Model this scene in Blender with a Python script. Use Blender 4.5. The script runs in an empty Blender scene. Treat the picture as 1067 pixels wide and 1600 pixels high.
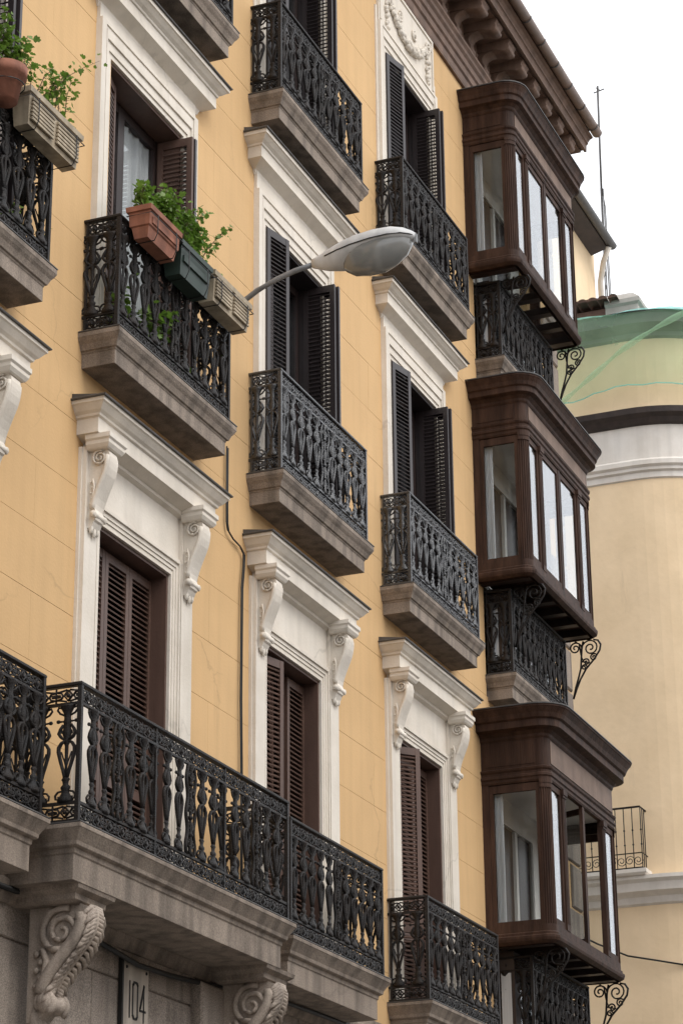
import bpy, bmesh, math, random
from mathutils import Vector
R = math.radians
rnd = random.Random(7)
SC = bpy.context.scene
COL = SC.collection
ZC = 1.6                                    # eye height; heights below are given relative to the eye

# ------------------------------------------------------------------ camera
cam = bpy.data.cameras.new('camera'); camo = bpy.data.objects.new('camera', cam); COL.objects.link(camo)
cam.sensor_fit = 'VERTICAL'; cam.sensor_height = 36.0; cam.lens = 3813.1/1600*36.0
cam.clip_end = 2000
yaw, pit, rol = R(22.064), R(21.407), R(-.581)
F = Vector((math.cos(yaw)*math.cos(pit), math.sin(yaw)*math.cos(pit), math.sin(pit)))
rt = F.cross(Vector((0, 0, 1))).normalized(); up = rt.cross(F)
r3 = rt*math.cos(rol)+up*math.sin(rol); u3 = up*math.cos(rol)-rt*math.sin(rol)
from mathutils import Matrix
camo.matrix_world = Matrix(((r3.x, u3.x, -F.x, 0), (r3.y, u3.y, -F.y, -9.0), (r3.z, u3.z, -F.z, ZC), (0, 0, 0, 1)))
SC.camera = camo
SC.render.resolution_x, SC.render.resolution_y = 682, 1024

# ------------------------------------------------------------------ world, sun, exposure (bright overcast day)
SUN_EL, SUN_AZ = 50, -104                    # direction the light comes from: azimuth measured from +x
wd = bpy.data.worlds.new('World'); SC.world = wd; wd.use_nodes = True
nt = wd.node_tree; nt.nodes.clear()
out = nt.nodes.new('ShaderNodeOutputWorld'); bg = nt.nodes.new('ShaderNodeBackground')
sky = nt.nodes.new('ShaderNodeTexSky'); sky.sky_type = 'NISHITA'; sky.sun_disc = False
sky.sun_elevation = R(SUN_EL); sky.sun_rotation = R(90-SUN_AZ); sky.air_density = 1.0; sky.dust_density = 6.0; sky.ozone_density = 1.0
hs = nt.nodes.new('ShaderNodeHueSaturation'); hs.inputs['Saturation'].default_value = .10
mx = nt.nodes.new('ShaderNodeMix'); mx.data_type = 'RGBA'; mx.inputs[0].default_value = .72     # even cloud cover
mx.inputs[7].default_value = (15.5, 15.8, 16.4, 1)
nt.links.new(sky.outputs[0], hs.inputs['Color']); nt.links.new(hs.outputs[0], mx.inputs[6])
nt.links.new(mx.outputs[2], bg.inputs[0]); bg.inputs[1].default_value = .11
nt.links.new(bg.outputs[0], out.inputs[0])
sl = bpy.data.lights.new('sun', 'SUN'); sl.energy = 1.1; sl.angle = R(25); sl.color = (1, .95, .87)
so = bpy.data.objects.new('sun', sl); COL.objects.link(so)
sd = Vector((math.cos(R(SUN_EL))*math.cos(R(SUN_AZ)), math.cos(R(SUN_EL))*math.sin(R(SUN_AZ)), math.sin(R(SUN_EL))))
so.rotation_euler = sd.to_track_quat('Z', 'Y').to_euler()
SC.view_settings.view_transform = 'Standard'; SC.view_settings.look = 'None'
SC.view_settings.exposure = 0.17; SC.view_settings.gamma = 1.0; SC.view_settings.use_curve_mapping = False
SC.render.engine = 'CYCLES'
SC.cycles.max_bounces = 8; SC.cycles.transparent_max_bounces = 16

# ------------------------------------------------------------------ materials
MATS = {}
def mat(name, col, col2=None, rough=.8, scale=6, stretch=1, bump=.0, bscale=60, streak=0, metallic=0, spec=.5, fine=0, grain=None, wear=False, crack=.85):
    m = bpy.data.materials.new(name); m.use_nodes = True; t = m.node_tree; b = t.nodes['Principled BSDF']
    N = t.nodes.new; L = t.links.new
    geo = N('ShaderNodeNewGeometry')
    mp = N('ShaderNodeMapping'); L(geo.outputs['Position'], mp.inputs[0]); mp.inputs['Scale'].default_value = (1, 1, stretch)
    n1 = N('ShaderNodeTexNoise'); n1.inputs['Scale'].default_value = scale; n1.inputs['Detail'].default_value = 6; n1.inputs['Roughness'].default_value = .6
    L(mp.outputs[0], n1.inputs['Vector'])
    cr = N('ShaderNodeValToRGB'); cr.color_ramp.elements[0].position = .3; cr.color_ramp.elements[1].position = .7
    c2 = col2 or tuple(c*.8 for c in col)
    cr.color_ramp.elements[0].color = (*c2, 1); cr.color_ramp.elements[1].color = (*col, 1)
    L(n1.outputs[0], cr.inputs[0]); last = cr.outputs[0]
    def mul(last, fac_node, lo, hi, p0=.35, p1=.65):
        r = N('ShaderNodeValToRGB'); r.color_ramp.elements[0].position = p0; r.color_ramp.elements[1].position = p1
        r.color_ramp.elements[0].color = (lo, lo, lo, 1); r.color_ramp.elements[1].color = (hi, hi, hi, 1)
        L(fac_node, r.inputs[0])
        x = N('ShaderNodeMix'); x.data_type = 'RGBA'; x.blend_type = 'MULTIPLY'; x.inputs[0].default_value = 1
        L(last, x.inputs[6]); L(r.outputs[0], x.inputs[7]); return x.outputs[2]
    if streak:                              # rain streaks and grime
        m2 = N('ShaderNodeMapping'); L(geo.outputs['Position'], m2.inputs[0]); m2.inputs['Scale'].default_value = (7, 7, .5)
        n2 = N('ShaderNodeTexNoise'); n2.inputs['Scale'].default_value = 1.0; n2.inputs['Detail'].default_value = 7; L(m2.outputs[0], n2.inputs['Vector'])
        last = mul(last, n2.outputs[0], 1-streak, 1, .36, .56)
    if fine:                                # mineral speckle
        n3 = N('ShaderNodeTexNoise'); n3.inputs['Scale'].default_value = 90; n3.inputs['Detail'].default_value = 3; L(geo.outputs['Position'], n3.inputs['Vector'])
        last = mul(last, n3.outputs[0], 1-fine, 1+fine*.4, .38, .62)
    if wear:                                # patches, sparse runs and hairline cracks
        n5 = N('ShaderNodeTexNoise'); n5.inputs['Scale'].default_value = .8; n5.inputs['Detail'].default_value = 8; n5.inputs['Roughness'].default_value = .65; L(geo.outputs['Position'], n5.inputs['Vector'])
        last = mul(last, n5.outputs[0], .94, 1.03, .35, .65)
        m6 = N('ShaderNodeMapping'); L(geo.outputs['Position'], m6.inputs[0]); m6.inputs['Scale'].default_value = (2.6, 2.6, .33)
        n6 = N('ShaderNodeTexNoise'); n6.inputs['Scale'].default_value = 1.0; n6.inputs['Detail'].default_value = 9; n6.inputs['Roughness'].default_value = .7; L(m6.outputs[0], n6.inputs['Vector'])
        last = mul(last, n6.outputs[0], 1, .80, .60, .78)
        n7 = N('ShaderNodeTexNoise'); n7.inputs['Scale'].default_value = 2.5; n7.inputs['Detail'].default_value = 6; L(geo.outputs['Position'], n7.inputs['Vector'])
        vm = N('ShaderNodeVectorMath'); vm.operation = 'MULTIPLY_ADD'; vm.inputs[1].default_value = (.5, .5, .5); L(n7.outputs['Color'], vm.inputs[0]); L(geo.outputs['Position'], vm.inputs[2])
        vo = N('ShaderNodeTexVoronoi'); vo.feature = 'DISTANCE_TO_EDGE'; vo.inputs['Scale'].default_value = .55; L(vm.outputs[0], vo.inputs['Vector'])
        n8 = N('ShaderNodeTexNoise'); n8.inputs['Scale'].default_value = .7; L(geo.outputs['Position'], n8.inputs['Vector'])
        ad = N('ShaderNodeMath'); ad.operation = 'MULTIPLY_ADD'; ad.inputs[1].default_value = -.06; ad.inputs[2].default_value = .036; L(n8.outputs[0], ad.inputs[0])
        sb = N('ShaderNodeMath'); sb.operation = 'ADD'; L(vo.outputs['Distance'], sb.inputs[0]); L(ad.outputs[0], sb.inputs[1])
        last = mul(last, sb.outputs[0], crack, 1, .002, .009)
    L(last, b.inputs['Base Color'])
    b.inputs['Roughness'].default_value = rough; b.inputs['Metallic'].default_value = metallic
    b.inputs['Specular IOR Level'].default_value = spec
    if bump:
        n4 = N('ShaderNodeTexNoise'); n4.inputs['Scale'].default_value = bscale; n4.inputs['Detail'].default_value = 5
        if grain:
            m3 = N('ShaderNodeMapping'); L(geo.outputs['Position'], m3.inputs[0]); m3.inputs['Scale'].default_value = grain; L(m3.outputs[0], n4.inputs['Vector'])
        else: L(geo.outputs['Position'], n4.inputs['Vector'])
        bp = N('ShaderNodeBump'); bp.inputs['Strength'].default_value = bump; bp.inputs['Distance'].default_value = .01
        L(n4.outputs[0], bp.inputs['Height']); L(bp.outputs[0], b.inputs['Normal'])
    MATS[name] = m; return m
mat('stucco', (.65, .425, .210), (.605, .388, .187), .9, .55, .6, .2, 38, streak=.05, wear=True)
mat('stucco_far', (.83, .645, .43), (.75, .575, .37), .9, 1.6, .8, .45, 7, wear=True, crack=.97)
mat('white_far', (.74, .70, .65), (.62, .57, .51), .85, 2, 1, .1, 30, streak=.08)
mat('plaster_trim', (.76, .70, .62), (.66, .595, .51), .85, 2.2, 1, .25, 40, streak=.08, wear=True)
mat('granite', (.33, .27, .22), (.225, .18, .145), .88, 2.5, 1, .4, 50, streak=.42, fine=.22, wear=True)
mat('granite_base', (.40, .34, .29), (.27, .225, .19), .88, 3, 1, .45, 70, streak=.3, fine=.4)
mat('console_stone', (.50, .42, .35), (.34, .28, .235), .85, 5, 1, .3, 60, streak=.35, fine=.2)
mat('iron', (.012, .0125, .014), (.014, .008, .005), .5, 9, 1, .9, 110, spec=.28)
mat('iron_gloss', (.016, .017, .021), (.008, .008, .010), .24, 30, 1, .7, 110, spec=.9)
mat('wood_bay', (.076, .041, .028), (.029, .0148, .0105), .6, 11, .14, .5, 30, streak=.3, grain=(3, 3, .25), spec=.15, wear=True)
mat('wood_frieze_skylit', (.20, .135, .10), (.14, .092, .068), .6, 5, 1, .3, 40, streak=.2, spec=.25)  # bay wood made lighter: sky light on the front frieze put into the colour
mat('wood_dark', (.030, .018, .016), (.02, .012, .011), .45, 9, .3, .2, 40)
mat('shutter_brown', (.120, .068, .050), (.085, .047, .035), .5, 8, .3, .15, 40, streak=.12)
mat('shutter_dark', (.030, .022, .022), (.021, .015, .015), .38, 8, .3, .15, 40)
mat('cornice_paint', (.215, .135, .098), (.12, .073, .052), .7, 5, 1, .35, 50, streak=.25)
mat('lead', (.085, .08, .078), (.05, .047, .045), .55, 8, 1, .3, 25)
mat('gutter_paint', (.21, .135, .10), (.14, .09, .065), .5, 4, 1, .1, 40)
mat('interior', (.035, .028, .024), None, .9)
mat('interior_pale', (.74, .72, .68), (.62, .60, .56), .85, 2)
mat('curtain', (.56, .57, .58), (.38, .39, .40), .9, 14, .06)
mat('terracotta', (.35, .14, .085), (.22, .085, .052), .8, 7, 1, .2, 50, streak=.35, wear=True)
mat('planter_green', (.020, .040, .030), (.016, .028, .022), .5, 8)
mat('planter_beige', (.48, .40, .29), (.33, .265, .18), .7, 7, 1, .2, 50, streak=.35, wear=True)
mat('soil', (.04, .028, .02), None, .95, 20)
mat('stem', (.10, .06, .035), None, .8, 20)
mat('lamp_grey', (.62, .62, .62), (.50, .50, .50), .45, 6, 1, .05, 40, streak=.15)
mat('lamp_arm', (.22, .225, .235), (.16, .165, .17), .5, 9)
mat('cable', (.012, .012, .012), None, .6)
mat('roof_tile', (.17, .085, .06), (.085, .05, .04), .85, 7, 1, .3, 40)
mat('render_grey', (.42, .40, .37), (.32, .30, .27), .85, 4)
mat('asphalt', (.10, .10, .10), (.08, .08, .08), .9, 3, 1, .4, 60)
mat('paving', (.36, .34, .31), (.28, .265, .24), .9, 3, 1, .3, 40)
mat('plaque', (.52, .46, .39), (.40, .345, .29), .7, 5, streak=.3)
mat('ink', (.012, .011, .01), None, .7)
mat('dark_band', (.045, .030, .025), (.03, .02, .017), .6, 7, 1, .3, 30, streak=.3)
mat('facade_opposite', (.55, .48, .40), None, .9, 2)
def leafmat():
    m = mat('leaf', (.20, .30, .055), (.08, .15, .025), .5, 25)
    b = m.node_tree.nodes['Principled BSDF']; b.inputs['Transmission Weight'].default_value = 0
    t = m.node_tree; tr = t.nodes.new('ShaderNodeBsdfTranslucent'); tr.inputs[0].default_value = (.16, .30, .04, 1)
    ms = t.nodes.new('ShaderNodeMixShader'); ms.inputs[0].default_value = .3
    t.links.new(b.outputs[0], ms.inputs[1]); t.links.new(tr.outputs[0], ms.inputs[2]); t.links.new(ms.outputs[0], t.nodes['Material Output'].inputs[0])
leafmat()
def glassmat(name, ior, tint, rough=.015, wav=.004):
    m = bpy.data.materials.new(name); m.use_nodes = True; t = m.node_tree; t.nodes.clear(); N = t.nodes.new; L = t.links.new
    o = N('ShaderNodeOutputMaterial'); g = N('ShaderNodeBsdfGlossy'); g.inputs['Roughness'].default_value = rough; g.inputs[0].default_value = (.97, .98, 1, 1)
    tr = N('ShaderNodeBsdfTransparent'); tr.inputs[0].default_value = (*tint, 1)
    fr = N('ShaderNodeFresnel'); fr.inputs[0].default_value = ior
    ms = N('ShaderNodeMixShader'); L(fr.outputs[0], ms.inputs[0]); L(tr.outputs[0], ms.inputs[1]); L(g.outputs[0], ms.inputs[2]); L(ms.outputs[0], o.inputs[0])
    n = N('ShaderNodeTexNoise'); n.inputs['Scale'].default_value = 2.2; geo = N('ShaderNodeNewGeometry'); L(geo.outputs['Position'], n.inputs['Vector'])
    bp = N('ShaderNodeBump'); bp.inputs['Strength'].default_value = wav; bp.inputs['Distance'].default_value = .05; L(n.outputs[0], bp.inputs['Height'])
    L(bp.outputs[0], g.inputs['Normal'])
    iv = N('ShaderNodeMapRange'); iv.inputs['To Min'].default_value = ior; iv.inputs['To Max'].default_value = 1/ior     # same reflectance from either side of the pane
    L(geo.outputs['Backfacing'], iv.inputs[0]); L(iv.outputs[0], fr.inputs[0])
    MATS[name] = m
glassmat('glass', 2.3, (.9, .92, .92)); glassmat('glass_side', 1.3, (.95, .96, .96)); glassmat('glass_room', 1.7, (.8, .82, .82))
def netmat(name, col, op):
    m = bpy.data.materials.new(name); m.use_nodes = True; t = m.node_tree; t.nodes.clear(); N = t.nodes.new; L = t.links.new
    o = N('ShaderNodeOutputMaterial'); d = N('ShaderNodeBsdfDiffuse'); d.inputs[0].default_value = (*col, 1)
    tl = N('ShaderNodeBsdfTranslucent'); tl.inputs[0].default_value = (*col, 1)
    a = N('ShaderNodeMixShader'); a.inputs[0].default_value = .5; L(d.outputs[0], a.inputs[1]); L(tl.outputs[0], a.inputs[2])
    tr = N('ShaderNodeBsdfTransparent'); ms = N('ShaderNodeMixShader')
    n = N('ShaderNodeTexNoise'); n.inputs['Scale'].default_value = 1.3; n.inputs['Detail'].default_value = 4
    geo = N('ShaderNodeNewGeometry'); L(geo.outputs['Position'], n.inputs['Vector'])
    mr = N('ShaderNodeMapRange'); mr.inputs['To Min'].default_value = op-.15; mr.inputs['To Max'].default_value = op+.15; L(n.outputs[0], mr.inputs[0])
    L(mr.outputs[0], ms.inputs[0]); L(tr.outputs[0], ms.inputs[1]); L(a.outputs[0], ms.inputs[2]); L(ms.outputs[0], o.inputs[0])
    MATS[name] = m
netmat('net_green', (.45, .68, .46), .34); netmat('net_teal', (.34, .76, .70), .52)
def bowlmat():
    m = bpy.data.materials.new('lamp_bowl'); m.use_nodes = True; b = m.node_tree.nodes['Principled BSDF']
    b.inputs['Base Color'].default_value = (.22, .22, .21, 1); b.inputs['Roughness'].default_value = .12; b.inputs['Coat Weight'].default_value = .3
    MATS['lamp_bowl'] = m
bowlmat()

# ------------------------------------------------------------------ mesh builder: coordinates (x along the front, v out of the wall, z above the eye)
class MB:
    def __init__(s): s.v = []; s.f = []; s.sm = []
    def add(s, vs, fs, smooth=False):
        n = len(s.v); s.v += vs
        for f in fs: s.f.append(tuple(i+n for i in f)); s.sm.append(smooth)
        return s
    def box(s, x0, x1, v0, v1, z0, z1):
        vs = [(x, v, z) for z in (z0, z1) for v in (v0, v1) for x in (x0, x1)]
        return s.add(vs, [(0, 1, 3, 2), (4, 6, 7, 5), (0, 4, 5, 1), (2, 3, 7, 6), (0, 2, 6, 4), (1, 5, 7, 3)])
    def cbox(s, x0, x1, v0, v1, z0, z1, c=.006):       # box with chamfered front edges
        vs = [(x0, v0, z0), (x1, v0, z0), (x1, v0, z1), (x0, v0, z1), (x0, v1-c, z0), (x1, v1-c, z0), (x1, v1-c, z1), (x0, v1-c, z1),
              (x0+c, v1, z0+c), (x1-c, v1, z0+c), (x1-c, v1, z1-c), (x0+c, v1, z1-c)]
        fs = [(0, 1, 2, 3), (8, 9, 10, 11)]
        for i in range(4): j = (i+1) % 4; fs += [(i, j, 4+j, 4+i), (4+i, 4+j, 8+j, 8+i)]
        return s.add(vs, fs)
    def prism(s, poly, x0, x1, smooth=False):           # (v,z) polygon pushed along x
        n = len(poly); vs = [(x0, v, z) for v, z in poly]+[(x1, v, z) for v, z in poly]
        s.add(vs, [tuple(range(n)), tuple(range(n, 2*n))]); k = len(s.v)-2*n
        for i in range(n): j = (i+1) % n; s.f.append((k+i, k+j, k+n+j, k+n+i)); s.sm.append(smooth)
        return s
    def loft(s, outl, prof, smooth=False, back=True):   # outline [(x,v,mx,mv)], profile [(offset,z)]
        n = len(outl); vs = []
        for o, z in prof: vs += [(x+mx*o, v+mv*o, z) for x, v, mx, mv in outl]
        fs = []
        for k in range(len(prof)-1):
            for i in range(n if back else n-1): j = (i+1) % n; fs.append((k*n+i, k*n+j, (k+1)*n+j, (k+1)*n+i))
        s.add(vs, fs, smooth)
        if back: s.add([], []); b = len(s.v)-len(vs); s.f += [tuple(b+i for i in range(n)), tuple(b+(len(prof)-1)*n+i for i in range(n))]; s.sm += [False, False]
        return s
    def tube(s, pts, r, sides=6, flat=None, smooth=True): # pts (x,v,z); r scalar or list; flat = (in-plane, depth) factors with depth along v
        P = [Vector(p) for p in pts]; n = len(P); rs = r if isinstance(r, (list, tuple)) else [r]*n; vs = []
        for i, p in enumerate(P):
            d = (P[min(i+1, n-1)]-P[max(i-1, 0)]).normalized()
            a = Vector((0, 1, 0)) if abs(d.y) < .9 else Vector((1, 0, 0))
            b = d.cross(a).normalized(); a = b.cross(d).normalized()
            fa, fb = flat if flat else (1, 1)
            for k in range(sides):
                t = 2*math.pi*(k+.5)/sides; q = p+(b*math.cos(t)*fa+a*math.sin(t)*fb)*rs[i]; vs.append(tuple(q))
        fs = [(i*sides+k, i*sides+(k+1) % sides, (i+1)*sides+(k+1) % sides, (i+1)*sides+k) for i in range(n-1) for k in range(sides)]
        fs += [tuple(range(sides)), tuple((n-1)*sides+k for k in range(sides))]
        return s.add(vs, fs, smooth)
    def lathe(s, prof, cx=0, cv=0, seg=8, sx=1, sv=1):   # (r,z)
        n = len(prof); vs = [(cx+r*sx*math.cos(2*math.pi*k/seg), cv+r*sv*math.sin(2*math.pi*k/seg), z) for r, z in prof for k in range(seg)]
        fs = [(i*seg+k, i*seg+(k+1) % seg, (i+1)*seg+(k+1) % seg, (i+1)*seg+k) for i in range(n-1) for k in range(seg)]
        fs += [tuple(range(seg)), tuple((n-1)*seg+k for k in range(seg))]
        return s.add(vs, fs, True)
    def ball(s, c, r, seg=7, rings=5, sz=1):
        pr = [(max(r*math.sin(math.pi*i/rings), .0005), c[2]-r*sz*math.cos(math.pi*i/rings)) for i in range(rings+1)]
        return s.lathe(pr, c[0], c[1], seg)
    def mesh(s, name, m, local=False, recalc=True):
        me = bpy.data.meshes.new(name)
        dz = 0 if local else ZC
        me.from_pydata([(x, -v, z+dz) for x, v, z in s.v], [], s.f)
        me.polygons.foreach_set('use_smooth', s.sm)
        if recalc:
            b = bmesh.new(); b.from_mesh(me); bmesh.ops.recalc_face_normals(b, faces=b.faces); b.to_mesh(me); b.free()
        for mm in (m if isinstance(m, (list, tuple)) else [m]): me.materials.append(MATS[mm])
        me.update(); return me
WLOC = {}
def link(name, data, parent=None, loc=(0, 0, 0), rz=0, rot=None):
    o = bpy.data.objects.new(name, data); COL.objects.link(o)
    base = WLOC[parent.name] if parent else Vector((0, 0, 0))
    o.location = Vector(loc)-base; WLOC[o.name] = Vector(loc)
    if parent: o.parent = parent
    o.rotation_euler = rot or (0, 0, rz)
    return o
def W(x, v, z): return (x, -v, z+ZC)
def put(name, mb, m, parent=None): return link(name, mb.mesh(name, m), parent)     # mesh already in place
def thing(name, loc, label, cat, group=None):
    o = link(name, None, None, loc); o.empty_display_size = .3; return tag(o, label, cat, group)
def tag(o, label, cat, group=None):
    o['label'] = label; o['category'] = cat
    if group: o['group'] = group
    return o
def single(name, mb, m, loc, label, cat, group=None):                              # a thing that is one mesh, origin at its base
    me = mb.mesh(name, m); me.transform(Matrix.Translation(-Vector(loc))); return tag(link(name, me, None, loc), label, cat, group)
def struct(name, mb, m):
    o = put(name, mb, m); o['kind'] = 'structure'; return o
def rect(x0, x1, v, v0=0): return [(x0, v0, -1, 0), (x0, v, -1, 1), (x1, v, 1, 1), (x1, v0, 1, 0)]
def rrect(x0, x1, v, r, v0=0, n=6):
    o = [(x0, v0, -1, 0)]
    for i in range(n+1): a = math.pi-i*math.pi/2/n; o.append((x0+r+r*math.cos(a), v-r+r*math.sin(a), math.cos(a), math.sin(a)))
    for i in range(n+1): a = math.pi/2-i*math.pi/2/n; o.append((x1-r+r*math.cos(a), v-r+r*math.sin(a), math.cos(a), math.sin(a)))
    return o+[(x1, v0, 1, 0)]
def arc(cx, cz, r, a0, a1, n=8, v=0): return [(cx+r*math.cos(R(a0+(a1-a0)*i/n)), v, cz+r*math.sin(R(a0+(a1-a0)*i/n))) for i in range(n+1)]
def spiral(cx, cz, r0, r1, a0, turns, n=20): return [(cx+(r0+(r1-r0)*i/n)*math.cos(R(a0+360*turns*i/n)), cz+(r0+(r1-r0)*i/n)*math.sin(R(a0+360*turns*i/n))) for i in range(n+1)]

# ------------------------------------------------------------------ the setting
g = MB(); g.box(-900, 900, -900, 900, -ZC-.5, -ZC-.15); struct('ground', g, 'paving')
g = MB(); g.box(-120, 200, 2.5, 14.5, -ZC-.149, -ZC-.146); struct('road', g, 'asphalt')
g = MB(); g.box(-120, 29.9, 0, 2.5, -ZC-.15, -ZC); struct('pavement', g, 'paving')

# ------------------------------------------------------------------ the yellow building
XC = {'LL': 14.10, 'L': 17.53, 'M': 20.95, 'R': 24.465}
CORNER = 30.35
bld = thing('apartment_building', (22, 0, 0), 'long ochre apartment building with white window surrounds, iron balconies and brown glazed bays', 'building')
FL = {0: 4.41, 1: 8.91, 2: 13.11}            # balcony floor levels
TOPZ = {0: 7.34, 1: 11.80, 2: 15.88}         # heads of the openings
# wall of scored plaster blocks, openings left free
openings = [(x-.72, x+.72, FL[f]-.05, TOPZ[f]+.02) for x in XC.values() for f in (0, 1, 2)]
openings += [(26.8, 29.1, FL[f]-.05, TOPZ[f]+.3) for f in (0, 1, 2)]
core = MB(); row0, rh = 4.16, .5625
blocks = []
k = 0
while row0+k*rh < 17.0:
    z0, z1 = row0+k*rh, min(row0+(k+1)*rh, 17.05)
    cuts = sorted((a, b) for a, b, c, d in openings if c < z1-.02 and d > z0+.02)
    x = 10.5; spans = []
    for a, b in cuts: spans.append((x, a)); x = b
    spans.append((x, CORNER))
    for a, b in spans:
        if b-a < .05: continue
        core.box(a, b, -.32, -.009, z0, z1)
        xs = [a]; j = math.floor(a/1.62)-1
        while True:
            xj = j*1.62+(k % 2)*.81+.35
            if xj > b-.25: break
            if xj > a+.25: xs.append(xj)
            j += 1
        xs.append(b)
        for p, q in zip(xs, xs[1:]): blocks.append((p, q, z0, z1))
    k += 1
wall = put('wall', core, 'stucco', bld)
for p, q, z0, z1 in blocks:
    b = MB(); b.cbox(p+.0003, q-.0003, -.02, rnd.uniform(-.0008, .0008), z0+.0012, z1-.0012, .0012)
    put('plaster_block', b, 'stucco', wall)
# closed shell behind the front; the unseen cover slab is added against light leaks
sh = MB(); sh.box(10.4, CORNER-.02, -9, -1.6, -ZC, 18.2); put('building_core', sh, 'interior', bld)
sh = MB(); sh.box(10.4, CORNER-.02, -1.6, .0, 17.06, 18.25); sh.box(CORNER-.3, CORNER-.02, -1.6, -.33, -ZC, 17.05); sh.box(10.4, 10.5, -1.6, 0, -ZC, 17.05)
put('leak_cover_slab', sh, 'stucco', bld)
# quoins at the far corner
z = 4.3; i = 0
while z < 16.6:
    w = .62 if i % 2 else .40
    b = MB(); b.cbox(CORNER-w, CORNER+.015, -.1, .03, z+.012, z+.58, .02); put('quoin', b, 'granite', bld); z += .6; i += 1
# granite ground floor: piers, recessed panels, courses
gb = MB(); gb.box(10.5, CORNER, -.4, -.03, -ZC, 4.0); base = put('granite_plinth', gb, 'granite_base', bld)
def gblock(x0, x1, z0, z1, v=0.0): b = MB(); b.cbox(x0+.004, x1-.004, -.05, v, z0+.004, z1-.004, .01); put('stone_block', b, 'granite_base', base)
for z0, z1 in ((3.66, 3.92), (2.75, 3.655), (1.85, 2.745), (.95, 1.845), (0.05, .945), (-.85, .045), (-ZC, -.855)):
    x = 10.5; j = 0
    while x < CORNER-.05:
        w = .92 if z1-z0 > .5 else .62
        x1 = min(x+w, CORNER); gblock(x, x1, z0, z1, rnd.uniform(-.012, -.004)); x = x1
for xa in (14.75, 18.75, 22.6, 26.1, 29.9):      # pilasters of the base
    p = MB(); p.cbox(xa-.02, xa+.42, -.02, .10, -ZC, 3.86, .02); put('pilaster', p, 'granite_base', base)
cb = MB(); cb.loft(rect(10.5, CORNER, .02, -.1), [(0, 3.9), (.02, 3.93), (.05, 4.0), (.05, 4.06), (.0, 4.10), (0, 4.17)]); put('string_course', cb, 'granite', bld)

# ------------------------------------------------------------------ iron work pieces
def baluster_mesh(im):
    b = MB(); fl = (1, 1.25)
    b.lathe([(.05, 0), (.058, .02), (.045, .045), (.028, .075), (.026, .095), (.034, .11), (.034, .125), (.02, .14), (.022, .165), (.031, .18), (.018, .2)], seg=8, sv=.62)
    for s in (-1, 1):
        b.tube([(s*x, 0, z) for x, z in ((.026, .09), (.05, .085), (.068, .06), (.064, .03), (.045, .03), (.046, .05))], .0085, 5, fl)
        b.tube([(s*x, 0, z) for x, z in ((.008, .19), (.020, .25), (.040, .33), (.055, .40), (.054, .435), (.036, .47), (.010, .485))], [.010, .011, .012, .013, .013, .012, .012], 6, (1, 1.5))
        b.tube([(s*x, 0, z) for x, z in ((0, .29), (.018, .34), (.036, .40))], .006, 4)
        b.tube([(s*x, 0, z) for x, z in ((.010, .49), (.040, .515), (.056, .545), (.046, .58), (.026, .615))], [.011, .012, .012, .011, .010], 6, (1, 1.5))
        b.tube([(s*x, 0, z) for x, z in ((.02, .535), (.035, .55), (.028, .57))], .007, 4)
        b.ball((s*.062, 0, .642), .0155, 7, 5); b.tube([(s*.02, 0, .64), (s*.06, 0, .642)], .008, 5)
        b.tube([(s*x, 0, z) for x, z in ((.022, .69), (.05, .705), (.07, .735), (.062, .755), (.045, .748))], .0085, 5, fl)
    b.lathe([(.012, .19), (.010, .29), (.017, .32), (.012, .35), (.014, .45), (.024, .47), (.024, .49), (.018, .50), (.03, .53), (.032, .56), (.024, .60), (.026, .62), (.030, .64), (.024, .66), (.026, .70), (.04, .73), (.052, .755), (.056, .77)], seg=8, sv=.75)
    b.v = [(x*1.16, v*.9, z) for x, v, z in b.v]
    return b.mesh('baluster', im, True)
def ornate_mesh(im):
    b = MB()
    for s in (-1, 1):
        pts = [(s*(.075+.016*math.sin(z*22)), 0, z) for z in [i*.77/22 for i in range(23)]]
        b.tube(pts, .012, 6, (1, 1.4))
        for zc, rr in ((.10, .034), (.25, .03), (.40, .036), (.55, .03), (.68, .03)):
            sp = spiral(s*.036, zc, rr, rr*.3, 90 if s > 0 else 90, 1.3*s, 12); b.tube([(x, 0, z) for x, z in sp], .0085, 5, (1, 1.4))
    b.lathe([(.03, 0), (.016, .05), (.02, .12), (.012, .18), (.026, .24), (.012, .3), (.016, .38), (.028, .45), (.012, .5), (.014, .6), (.024, .66), (.014, .72), (.035, .77)], seg=7)
    for zc in (.18, .325, .475, .61): b.ball((0, 0, zc), .024, 7, 5)
    return b.mesh('ornate_panel', im, True)
BALS = {k: (baluster_mesh(k), ornate_mesh(k)) for k in ('iron', 'iron_gloss')}
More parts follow.
